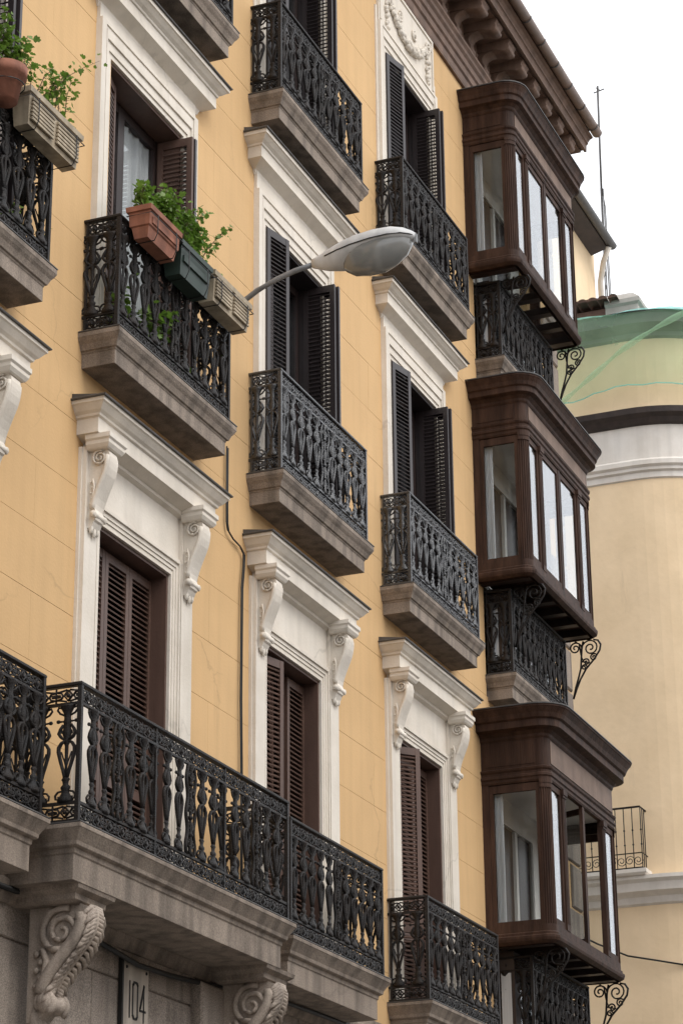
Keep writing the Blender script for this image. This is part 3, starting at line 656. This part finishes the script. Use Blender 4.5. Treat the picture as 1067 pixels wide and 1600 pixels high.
# ------------------------------------------------------------------ crowning cornice with modillions and gutter
XE = 30.45
def along(name, poly, m, x0=10.4, x1=XE, parent=bld): b = MB(); b.prism(poly, x0, x1); return put(name, b, m, parent)
arch = along('architrave', [(-.02, 17.0), (.04, 17.0), (.05, 17.03), (.05, 17.13), (.075, 17.15), (.075, 17.25), (.10, 17.27), (.10, 17.36), (.13, 17.39), (.14, 17.43), (.17, 17.46), (.17, 17.50), (.06, 17.54), (-.02, 17.54)], 'cornice_paint', x1=CORNER+.06)
fz = MB(); fz.box(10.4, CORNER+.02, -.02, .05, 17.541, 17.96); frz = put('frieze', fz, 'cornice_paint', bld)
x = 12.3
while x < 30.3:
    md = MB()
    md.prism([(.05, 17.56), (.10, 17.555), (.135, 17.585), (.14, 17.63), (.115, 17.68), (.11, 17.73), (.14, 17.78), (.20, 17.81), (.26, 17.82), (.05, 17.82)], x, x+.20, True)
    mo = put('modillion', md, 'cornice_paint', frz)
    bl = MB(); bl.prism([(.05, 17.821), (.30, 17.821), (.36, 17.80), (.43, 17.775), (.49, 17.79), (.505, 17.83), (.49, 17.86), (.505, 17.89), (.52, 17.90), (.52, 17.939), (.05, 17.939)], x-.03, x+.23, True); put('modillion_block', bl, 'cornice_paint', mo)
    rs = MB()
    for i in range(10): rs.ball((x+.375+rnd.uniform(-.09, .09), .055, 17.70+rnd.uniform(-.1, .1)), rnd.uniform(.02, .04), 6, 4)
    put('frieze_relief', rs, 'cornice_paint', mo)
    x += .55
cor = along('corona', [(-.02, 17.94), (.50, 17.94), (.50, 17.965), (.55, 17.965), (.55, 17.93), (.585, 17.93), (.59, 18.03), (.60, 18.045), (.615, 18.05), (.62, 18.085), (.65, 18.12), (.69, 18.135), (.69, 18.16), (-.02, 18.2)], 'cornice_paint')
gt = MB(); pr = [(.755+.075*math.cos(R(a)), 18.215+.075*math.sin(R(a))) for a in range(180, 361, 20)]
gt.prism(pr+[(.815, 18.215), (.755, 18.20), (.695, 18.215)], 10.4, XE+.02, True); gto = put('gutter', gt, 'gutter_paint', bld)
x = 11
while x < XE:
    s_ = MB(); s_.prism([(.755+.081*math.cos(R(a)), 18.215+.081*math.sin(R(a))) for a in range(180, 361, 20)], x, x+.025); put('gutter_strap', s_, 'lead', gto); x += .62
rf = MB(); rf.prism([(.74, 18.24), (.78, 18.26), (-6, 20.6), (-6, 18.1)], 10.4, XE-.05); put('roof', rf, 'roof_tile', bld)

# ------------------------------------------------------------------ number plaque 104
pq = thing('number_plaque', W(17.45, .01, 3.30), 'narrow stone plaque with the number 104 on the granite wall under the long balcony', 'sign')
b = MB(); b.cbox(17.42, 17.87, -.003, .022, 3.0, 3.83, .008); put('plate', b, 'plaque', pq)
b = MB(); b.box(17.385, 17.412, -.003, .03, 2.9, 3.86); put('dark_edge', b, 'ink', pq)
def stroke(pts, nm):
    b = MB()
    for (xa, za), (xb, zb) in zip(pts, pts[1:]):
        if abs(xa-xb) < 1e-6: b.box(xa-.009, xa+.009, .021, .026, min(za, zb)-.009, max(za, zb)+.009)
        elif abs(za-zb) < 1e-6: b.box(min(xa, xb)-.009, max(xa, xb)+.009, .021, .026, za-.009, za+.009)
        else: b.tube([(xa, .022, za), (xb, .022, zb)], .012, 4)
    put(nm, b, 'ink', pq)
stroke([(17.53, 3.38), (17.53, 3.66)], 'digit_one')
stroke([(17.585, 3.40), (17.585, 3.64), (17.605, 3.665), (17.65, 3.665), (17.67, 3.64), (17.67, 3.40), (17.65, 3.375), (17.605, 3.375), (17.585, 3.40)], 'digit_zero')
stroke([(17.78, 3.37), (17.78, 3.66), (17.715, 3.47), (17.715, 3.455), (17.81, 3.455)], 'digit_four')
for xx in (17.47, 17.82):
    b = MB(); b.ball((xx, .022, 3.77), .014, 8, 5); put('bolt', b, 'ink', pq)

# ------------------------------------------------------------------ cables
def cable(pts, label, r=.012, twin=False):
    b = MB(); b.tube(pts, r, 6)
    if twin: b.tube([(x+.022, v+.004, z-.01) for x, v, z in pts], r*.8, 6)
    return single('cable', b, 'cable', W(*pts[-1]), label, 'cable')
cable([(19.27, .03, 9.0), (19.27, .03, 8.45), (19.275, .03, 8.24), (19.30, .03, 8.17), (19.42, .03, 8.12), (19.58, .03, 8.10), (19.66, .03, 8.05), (19.655, .03, 7.92), (19.62, .03, 7.7), (19.615, .03, 7.2), (19.61, .03, 6.6), (19.63, .03, 6.0), (19.64, .03, 5.2), (19.65, .03, 4.45)], 'thin black cable running down the ochre wall between two window surrounds', .0085, True)
cable([(15.2, .06, 3.99), (16.0, .10, 3.99), (16.4, .07, 3.93), (17.0, .05, 3.86), (17.6, .06, 3.80), (18.2, .05, 3.82), (18.9, .06, 3.86), (19.6, .07, 3.95), (20.6, .06, 3.98), (22.3, .06, 4.0)], 'thick black cable sagging along the granite course under the long balcony', .022)

# ------------------------------------------------------------------ street lamp on a wall arm
lx, lz = 19.46, 10.56
lamp = thing('street_lamp', W(lx, 0, lz-.25), 'grey street lamp with oval glass bowl on a curved wall arm', 'street lamp')
b = MB(); b.cbox(lx-.06, lx+.06, .0, .02, lz-.22, lz+.12, .004); put('wall_plate', b, 'lamp_arm', lamp)
b = MB(); b.tube([(lx, .01, lz-.03), (lx, .10, lz+.03), (lx, .25, lz+.12), (lx, .45, lz+.20), (lx, .65, lz+.255), (lx, .90, lz+.295)], .027, 10); put('arm', b, 'lamp_arm', lamp)
def shell(prof, up_, m, nm, n=18, half=None):
    b = MB(); N = len(prof); vs = []
    for v, zc, w, ht, hb in prof:
        for k in range(n):
            a = 2*math.pi*k/n; s_ = math.sin(a); vs.append((lx+w*math.cos(a), v, zc+(ht if s_ > 0 else hb)*s_))
    b.add(vs, [(i*n+k, i*n+(k+1) % n, (i+1)*n+(k+1) % n, (i+1)*n+k) for i in range(N-1) for k in range(n)]+[tuple(range(n)), tuple((N-1)*n+k for k in range(n))], True)
    return put(nm, b, m, lamp)
def lz_(v): return lz+.285+.075*(v-.85)
shell([(v, lz_(v)+.01, w, ht, hb) for v, w, ht, hb in ((.84, .040, .045, .05), (.90, .052, .06, .075), (1.0, .095, .09, .12), (1.15, .145, .13, .155), (1.3, .18, .155, .12), (1.5, .198, .16, .06), (1.68, .187, .14, .05), (1.8, .145, .10, .05), (1.87, .08, .06, .04), (1.905, .03, .03, .02))], 1, 'lamp_grey', 'housing')
shell([(v, lz_(v)-.005, w, .02, hb) for v, w, hb in ((1.15, .02, .12), (1.19, .10, .17), (1.28, .150, .235), (1.42, .178, .27), (1.57, .182, .27), (1.70, .160, .225), (1.80, .115, .155), (1.86, .05, .07))], 1, 'lamp_bowl', 'glass_bowl')
b = MB()
pts = [(lx+sg*w*1.015, v, lz_(v)+.004) for sg, v, w in [(1, 1.0, .095), (1, 1.15, .145), (1, 1.3, .18), (1, 1.5, .198), (1, 1.68, .187), (1, 1.8, .145), (1, 1.87, .08), (1, 1.908, .0), (-1, 1.87, .08), (-1, 1.8, .145), (-1, 1.68, .187), (-1, 1.5, .198), (-1, 1.3, .18), (-1, 1.15, .145), (-1, 1.0, .095)]]
b.tube(pts, .006, 5); put('seam', b, 'cable', lamp)
b = MB(); b.box(lx-.02, lx+.02, 1.89, 1.915, lz_(1.9)-.06, lz_(1.9)+.03); put('latch', b, 'lamp_arm', lamp)

# ------------------------------------------------------------------ planters and plants
def leafpoly(b, p, n, u, s):
    w = n.cross(u); q = []
    for a, l in ((0, .15), (.45, .55), (.9, .38), (1.25, .8), (1.57+.35, .42), (2.2, .6), (2.69, .35)):
        pass
    shape = [(0, 0), (.34, .10), (.50, .38), (.30, .50), (.36, .78), (.10, .80), (0, 1.0), (-.10, .80), (-.36, .78), (-.30, .50), (-.50, .38), (-.34, .10)]
    vs = [tuple(p+w*(x*s)+u*(y*s)+n*(abs(x)*s*.3)) for x, y in shape]
    b.add(vs, [(0, 1, 2, 3, 6, 9, 10, 11), (3, 4, 5, 6), (6, 7, 8, 9)])
def plant(name, x0, x1, v, z, h, label, nst=10, per=26, ls=.045, lean=.0, droop=.0):
    o = thing(name, W((x0+x1)/2, v, z), label, 'plant', 'plants on the balconies')
    st = MB(); lf = MB()
    for i in range(nst):
        x = x0+(x1-x0)*(i+.5)/nst; hh = h*rnd.uniform(.55, 1.05); dx, dv = rnd.uniform(-.35, .35)+lean, rnd.uniform(-.25, .4)
        pts = []; 
        for k2 in range(7):
            t = k2/6; pts.append((x+dx*hh*t*t+rnd.uniform(-.008, .008), v+dv*hh*t*t, z+hh*t-droop*t*t*hh))
        st.tube(pts, [.006*(1-.7*k2/6) for k2 in range(7)], 4)
        for j in range(per):
            t = .2+.8*(j/per)**.8; k2 = min(int(t*6), 5); P = Vector(pts[k2]).lerp(Vector(pts[k2+1]), t*6-k2)
            d = Vector((rnd.gauss(0, 1), rnd.gauss(0, 1)+.3, rnd.gauss(0, .6))).normalized(); P2 = P+d*rnd.uniform(.015, .065)
            nn = Vector((rnd.gauss(0, .5), rnd.gauss(.4, .5), rnd.gauss(.8, .4))).normalized(); uu = (d-nn*d.dot(nn)).normalized()
            leafpoly(lf, P2, nn, uu, ls*rnd.uniform(.6, 1.25))
            if j % 3 == 0: st.tube([tuple(P), tuple(P2)], .002, 3)
    put('stems', st, 'stem', o)
    l = link('foliage', lf.mesh('foliage', 'leaf', recalc=False), o); l['kind'] = 'stuff'
    return o
def planter(x0, x1, v0, v1, z0, z1, m, label, kind):
    o = thing('planter', W((x0+x1)/2, (v0+v1)/2, z0), label, 'planter', 'window boxes hung on the balcony rails')
    t = .02; ta = .035
    b = MB()
    def ring(i, z): return [(x0+i, v0+i, z), (x1-i, v0+i, z), (x1-i, v1-i, z), (x0+i, v1-i, z)]
    lv = [(ta, z0), (ta*.3 if kind != 'ribbed' else ta*.5, z1-.055), (-.004, z1-.05), (-.008, z1-.004), (-.004, z1), (t, z1), (t+.005, z1-.06)]
    if kind == 'stepped': lv = [(ta*1.4, z0), (ta*.9, z0+.10), (ta*.5, z0+.11), (ta*.3, z1-.055), (-.006, z1-.05), (-.010, z1-.004), (-.004, z1), (t, z1), (t+.005, z1-.06)]
    vs = [];
    for i, z in lv: vs += ring(i, z)
    b.add(vs, [(k*4+i, k*4+(i+1) % 4, (k+1)*4+(i+1) % 4, (k+1)*4+i) for k in range(len(lv)-1) for i in range(4)]+[(0, 1, 2, 3)])
    put('trough', b, m, o)
    s_ = MB(); s_.box(x0+t+.004, x1-t-.004, v0+t+.004, v1-t-.004, z1-.1, z1-.045); put('soil', s_, 'soil', o)
    if kind == 'ribbed':
        for k in range(6):
            zz = z0+.045+k*.034; rb = MB(); rb.box(x0+.05, (x0+x1)/2-.03, v1-.02, v1-.004+.001*k, zz, zz+.022); rb.box((x0+x1)/2+.03, x1-.05, v1-.02, v1-.004+.001*k, zz, zz+.022); put('rib', rb, m, o)
    else:
        rb = MB(); rb.box(x0+.06, x1-.06, v1-.02, v1-.004, z0+.13, z0+.19); put('rib', rb, m, o)
    wr = MB()                                             # wire hanger
    for xx in (x0+.12, x1-.12):
        wr.tube([(xx, v0-.03, z1-.02), (xx, v0-.02, z0-.008), (xx, v1-.02, z0-.008), (xx, v1+.012, z0+.06), (xx, v1+.014, z1-.06)], .005, 5)
    wr.tube([(x0-.008, v0, z1-.09), (x0-.008, v1+.014, z1-.09), (x1+.008, v1+.014, z1-.09), (x1+.008, v0, z1-.09)], .005, 5); put('wire_hanger', wr, 'cable', o)
    return o
planter(16.50, 17.10, .36, .585, 9.80, 10.09, 'terracotta', 'terracotta window box with leafy green herbs hung on the balcony rail', 'stepped')
planter(17.14, 17.76, .36, .575, 9.74, 10.06, 'planter_green', 'dark green plastic window box between the terracotta and beige boxes', 'plain')
planter(17.82, 18.62, .36, .575, 9.79, 10.08, 'planter_beige', 'beige ribbed window box beside the lamp arm', 'ribbed')
planter(14.46, 15.32, .36, .555, 9.80, 10.12, 'planter_beige', 'beige ribbed window box with a leggy shrub next to a red pot', 'ribbed')
plant('herb', 16.56, 17.1, .46, 10.03, .38, 'bushy bright green herb growing in the terracotta box', 15, 50, .055)
plant('ivy', 17.1, 17.75, .47, 10.0, .60, 'upright small-leaved ivy growing in the dark green box', 13, 50, .05, .2)
plant('sprig', 17.85, 18.3, .47, 10.03, .13, 'small wilting sprig in the beige box beside the lamp arm', 3, 12, .035)
plant('geranium', 14.5, 15.2, .46, 10.06, .72, 'leggy geranium with bare reddish stems in the beige box near the red pot', 9, 30, .05, .25)
plant('trailing_plant', 14.0, 14.35, .46, 10.12, .42, 'leafy ivy growing out of the red pot', 6, 40, .055)
plant('balcony_plant', 16.6, 17.6, .16, 8.93, .62, 'broad-leaved plant standing on the balcony floor behind the rail', 9, 26, .085)
plant('balcony_plant', 17.75, 18.1, .16, 8.93, .40, 'small plant on the balcony floor behind the rail below the beige box', 4, 16, .06)
plant('balcony_plant', 14.55, 15.15, .18, 8.93, .45, 'trailing plant on the balcony floor beside a small red pot', 5, 18, .06, .3)
pt = thing('flower_pot', W(14.22, .47, 9.86), 'round red clay pot hung on the rail by a wire ring', 'pot', 'clay flower pots')
b = MB(); b.lathe([(.10, 9.84), (.135, 10.04), (.165, 10.05), (.17, 10.13), (.15, 10.13), (.14, 10.07)], 14.2, .48, 16); put('pot_body', b, 'terracotta', pt)
b = MB(); b.tube([(14.2+.15*math.cos(a/8*math.pi), .48+.15*math.sin(a/8*math.pi), 9.98) for a in range(17)], .005, 5); put('wire_ring', b, 'cable', pt)
pt = thing('flower_pot', W(14.75, .2, 8.92), 'small red clay pot standing on the balcony floor', 'pot', 'clay flower pots')
b = MB(); b.lathe([(.07, 8.925), (.10, 9.08), (.115, 9.085), (.115, 9.13), (.09, 9.12)], 14.75, .2, 14); put('pot_body', b, 'terracotta', pt)
# wire flower hook on the wall by the beige box
b = MB(); b.tube([(18.75, .30, 10.02), (18.75, .32, 10.22), (18.74, .33, 10.32), (18.75, .34, 10.36), (18.77, .34, 10.34), (18.76, .34, 10.31)], .008, 5); single('wire_hook', b, 'stem', W(18.75, .30, 10.02), 'thin twisted wire hook standing up from the rail by the lamp arm', 'hook')

# ------------------------------------------------------------------ rounded corner building across the side street
XB, YB, RB = 38.0, 1.0, 1.8
far = thing('corner_building', (41, 3, 0), 'pale yellow building with a rounded corner, brown ring moulding and green netting', 'building')
def plan(off=0.0, n=16, y1=14):
    p = [(XB-off, -y1)]+[(XB-off, -YB)]
    for i in range(1, n+1): a = math.pi+i/n*math.pi/2; p.append((XB+RB+(RB+off)*math.cos(a), -YB-(RB+off)*math.sin(a)))
    return p+[(60, -YB+RB+off)]
def band_far(name, rows, m, parent=None, smooth=True):   # rows [(offset, z)] bottom to top
    b = MB(); P = [plan(o) for o, z in rows]; n = len(P[0])
    b.add([(x, v, rows[k][1]) for k in range(len(rows)) for x, v in P[k]], [(k*n+i, k*n+i+1, (k+1)*n+i+1, (k+1)*n+i) for k in range(len(rows)-1) for i in range(n-1)], False)
    return put(name, b, m, parent or far)
band_far('wall', [(0, -ZC), (0, 8.82)], 'stucco_far'); band_far('upper_wall', [(0, 8.80), (0, 15.84)], 'stucco_far')
band_far('ledge', [(0, 8.42), (.05, 8.45), (.08, 8.55), (.22, 8.62), (.24, 8.75), (.30, 8.80), (.30, 8.86), (0, 8.90)], 'white_far')
band_far('white_band', [(0.0, 15.80), (.03, 15.82), (.03, 15.92), (.07, 15.95), (.07, 16.0), (.11, 16.04), (.11, 16.12), (.03, 16.18), (.03, 16.80), (.0, 16.82)], 'white_far')
band_far('ring_moulding', [(0, 16.78), (.10, 16.82), (.14, 16.90), (.22, 16.96), (.24, 17.06), (0, 17.12)], 'dark_band')
band_far('attic_wall', [(0, 17.1), (0, 18.9)], 'stucco_far')
band_far('attic_cornice', [(0, 18.45), (.06, 18.48), (.06, 18.56), (.22, 18.64), (.26, 18.66), (.26, 18.84), (.30, 18.88), (0, 18.95)], 'lead')
tp = MB(); pl_ = plan(.0); tp.add([(x, v, 18.9) for x, v in pl_]+[(60, -14, 18.9)], [tuple(range(len(pl_)+1))]); put('roof_deck', tp, 'render_grey', far)
# green protective net hung round the attic
nb = MB(); n = 46; rows_ = 22; vs = []
def plan_at(s, off):
    if s < 3.0: return (XB-off, -YB-(3.0-s))
    a = math.pi+(s-3.0)/RB; 
    if a > 1.5*math.pi: return (XB+RB+(s-3.0-RB*math.pi/2), -YB+RB+off)
    return (XB+RB+(RB+off)*math.cos(a), -YB-(RB+off)*math.sin(a))
for k in range(rows_+1):
    for i in range(n+1):
        s = i/n*9.5; t = k/rows_
        zl = 17.22+.30*math.exp(-((s-3.2)/1.6)**2)-.14*s*.15-(.35 if s < 1.2 else 0)*(1-s/1.2)
        off = .34+.05*math.sin(s*2.3+t*3)+.05*math.sin(s*5.1-t*4)+.05*(1-t)*math.sin(s*1.7)+.035*math.sin(s*11+t*6*math.sin(s))
        x, v = plan_at(s, off); vs.append((x, v, zl+(18.86-zl)*t))
nb.add(vs, [(k*(n+1)+i, k*(n+1)+i+1, (k+1)*(n+1)+i+1, (k+1)*(n+1)+i) for k in range(rows_) for i in range(n)], True)
o = link('safety_net', nb.mesh('safety_net', 'net_green', recalc=False), far)
hm = MB(); hm.tube([vs[i] for i in range(n+1)], .013, 5); put('net_hem', hm, 'net_teal', far)
fd = MB(); fd.tube([(plan_at(s, .42)[0], plan_at(s, .42)[1], 17.05+(s-1.6)*.72) for s in [1.6+.1*i for i in range(26)]], [.03+.03*math.sin(i*.5)**2 for i in range(26)], 6); put('net_fold', fd, 'net_green', far)
# teal sheet over the attic roof
vs = []; rows_ = 8
for k in range(rows_+1):
    for i in range(n+1):
        s = i/n*9.5; t = k/rows_; x, v = plan_at(s, .38-1.5*t); vs.append((x, v, 18.85+.56*math.sin(t*1.45)*(.8+.2*math.sin(s*2))+.03*math.sin(s*6+t*9)))
tb = MB(); tb.add(vs, [(k*(n+1)+i, k*(n+1)+i+1, (k+1)*(n+1)+i+1, (k+1)*(n+1)+i) for k in range(rows_) for i in range(n)], True)
link('roof_sheet', tb.mesh('roof_sheet', 'net_teal', recalc=False), far)
# tile roof behind the sheet
TL = MB(); TL.add([(0.09*math.cos(R(a)), -.24 if e == 0 else .24, .07*math.sin(R(a))+(.0 if e == 0 else -.06)) for e in (0, 1) for a in range(0, 181, 30)], [(i, i+1, 8+i, 7+i) for i in range(6)]+[tuple(range(7))], True)
TLM = TL.mesh('roof_tile', 'roof_tile', True, recalc=False)
tr_ = MB(); tr_.add([(XB+.7, -9, 19.54), (XB+.7, -1.2, 19.54), (XB+2.6, -2.8, 20.4), (XB+2.6, -9, 20.4)], [(0, 1, 2, 3)]); tr_.box(XB+.72, XB+2.5, -9, -1.25, 18.3, 19.52); tro = put('tile_roof', tr_, 'roof_tile', far)
for i in range(38):
    for j in range(3):
        link('roof_tile', TLM, tro, W(XB+.72+.42*j, -1.3-.19*i-(.25*j if i < 3 else 0), 19.60+.19*j), R(90), (R(0), R(0), R(90)))
b = MB(); b.loft(rect(XB+.7, XB+1.3, -.9, -1.5), [(0, 18.9), (0, 19.5), (.05, 19.54), (.05, 19.62), (-.1, 19.78), (-.2, 19.84)]); put('chimney_block', b, 'render_grey', far)
# small iron balcony of the corner building
bx = MB(); bx.loft([(XB, -2.95, 0, -1), (XB-.34, -2.95, -1, -1), (XB-.34, -1.07, -1, 1), (XB, -1.07, 0, 1)], [(0, 8.86), (.03, 8.90), (.03, 8.96)]); fb = put('balcony', bx, 'white_far', far)
rl = MB(); 
for zz, rr in ((9.98, .018), (9.22, .010), (8.98, .012)):
    rl.tube([(XB, -1.1, zz), (XB-.33, -1.1, zz), (XB-.33, -2.93, zz), (XB, -2.93, zz)], rr, 5)
put('handrail', rl, 'iron', fb)
for i in range(14):
    p = MB(); v = -1.1-i*.14; p.tube([(XB-.33, v, 8.97), (XB-.33, v, 9.98)], .009, 5); p.ball((XB-.33, v, 9.6), .018, 6, 4); p.ball((XB-.33, v, 9.36), .018, 6, 4); put('baluster', p, 'iron', fb)
for s_ in (.11, .22): p = MB(); p.tube([(XB-.33+s_, -1.1, 8.97), (XB-.33+s_, -1.1, 9.98)], .009, 5); put('baluster', p, 'iron', fb)
for i in range(13):
    p = MB(); sp = spiral(0, 0, .085, .02, 0, 1.5 if i % 2 else -1.5, 14); p.tube([(XB-.33, -1.17-i*.14+a, 9.10+c_) for a, c_ in sp], .008, 4); put('scroll', p, 'iron', fb)
b = MB(); pts = [(XB-.05, -2.45, 8.12), (XB-.07, -2.0, 7.86), (XB-.08, -1.5, 7.62), (XB-.1, -1.0, 7.50), (XB+.02, -.6, 7.42), (XB+.4, .18, 7.34), (XB+1.5, .9, 7.3)]
b.tube(pts, .016, 5); single('cable', b, 'cable', W(*pts[0]), 'dark cable sagging across the pale corner building below its ledge', 'cable')

# taller block rising behind it
tall = thing('rear_building', (41, 4, 0), 'plain ochre building with a tiled eave and downpipe rising behind the corner building', 'building')
YR = -3.0
b = MB(); b.box(38.4, 43.55, -12, YR, 18.3, 23.2); put('wall', b, 'stucco_far', tall)
b = MB(); b.prism([(YR, 23.1), (YR+.35, 23.2), (YR+.38, 23.28), (YR-4, 25.0), (YR-4, 23.1)], 38.3, 43.35); eo = put('eave', b, 'dark_band', tall)
b = MB(); b.prism([(YR+.45+.09*math.cos(R(a)), 23.26+.09*math.sin(R(a))) for a in range(180, 361, 20)], 38.3, 43.4, True); put('gutter', b, 'lead', eo)
for i in range(25): link('roof_tile', TLM, eo, W(38.45+.2*i, YR+.18, 23.42))
b = MB(); b.tube([(43.2, YR+.42, 23.15), (43.35, YR+.25, 22.9), (43.6, YR+.1, 22.6), (43.6, YR+.08, 18.4)], .06, 8); put('downpipe', b, 'white_far', tall)

# roof antenna
an = thing('roof_antenna', W(44.32, -3.0, 18.9), 'tall thin lattice antenna mast standing against the white sky', 'antenna')
b = MB(); b.tube([(44.42, -3.0, 24.9), (44.58, -3.0, 27.8)], .024, 6); put('mast', b, 'lead', an)
b = MB()
for dx, dv in ((-.10, 0), (.10, 0), (0, .10)): b.tube([(44.32+dx, -3.0+dv, 18.9), (44.42+dx*.4, -3.0+dv*.4, 25.2)], .014, 5)
for i in range(20):
    z = 19+i*.31; s_ = 1-.6*(z-18.9)/6.3; xx = 44.32+.10*(z-18.9)/6.3; b.tube([(xx-.1*s_, -3.0, z), (xx+.1*s_, -3.0, z+.26)], .009, 4)
put('lattice', b, 'lead', an)
b = MB(); b.tube([(44.44, -3.0, 25.3), (44.68, -3.0, 24.9), (44.75, -3.0, 22.4), (44.72, -3.0, 19.2)], .011, 4); put('stay_wire', b, 'lead', an)
b = MB(); b.tube([(44.48, -3.0, 27.7), (44.70, -3.0, 27.78)], .014, 4); b.tube([(44.58, -3.1, 27.65), (44.58, -2.85, 27.7)], .014, 4); put('aerial', b, 'lead', an)

# houses on the other side of the street, unseen, added only to shade the lower floors
for i, (xa, xb, hh) in enumerate(((-30, -8, 10.5), (-8, 12, 12), (12, 34, 11), (34, 60, 12.5))):
    o = thing('unseen_shade_house', ((xa+xb)/2, -20, 0), ['plain tan house front', 'wide tan house front', 'lower tan house front', 'tall tan house front'][i]+' across the street, unseen and added to shade the ochre building', 'building', 'unseen houses added for shade')
    b = MB(); b.box(xa+.01, xb-.01, 17, 28, -ZC, hh-ZC); put('wall', b, 'facade_opposite', o)
    b = MB(); b.box(xa+.02, xb-.02, 16.6, 28, hh-ZC+.002, hh-ZC+.4); put('cornice', b, 'facade_opposite', o)
    for f in range(2):
        for k2 in range(int((xb-xa)/3.2)):
            w = MB(); xx = xa+1.2+k2*3.2; w.box(xx, xx+1.2, 16.95, 16.995, f*3.9+1, f*3.9+3.4); put('window', w, 'wood_dark', o)
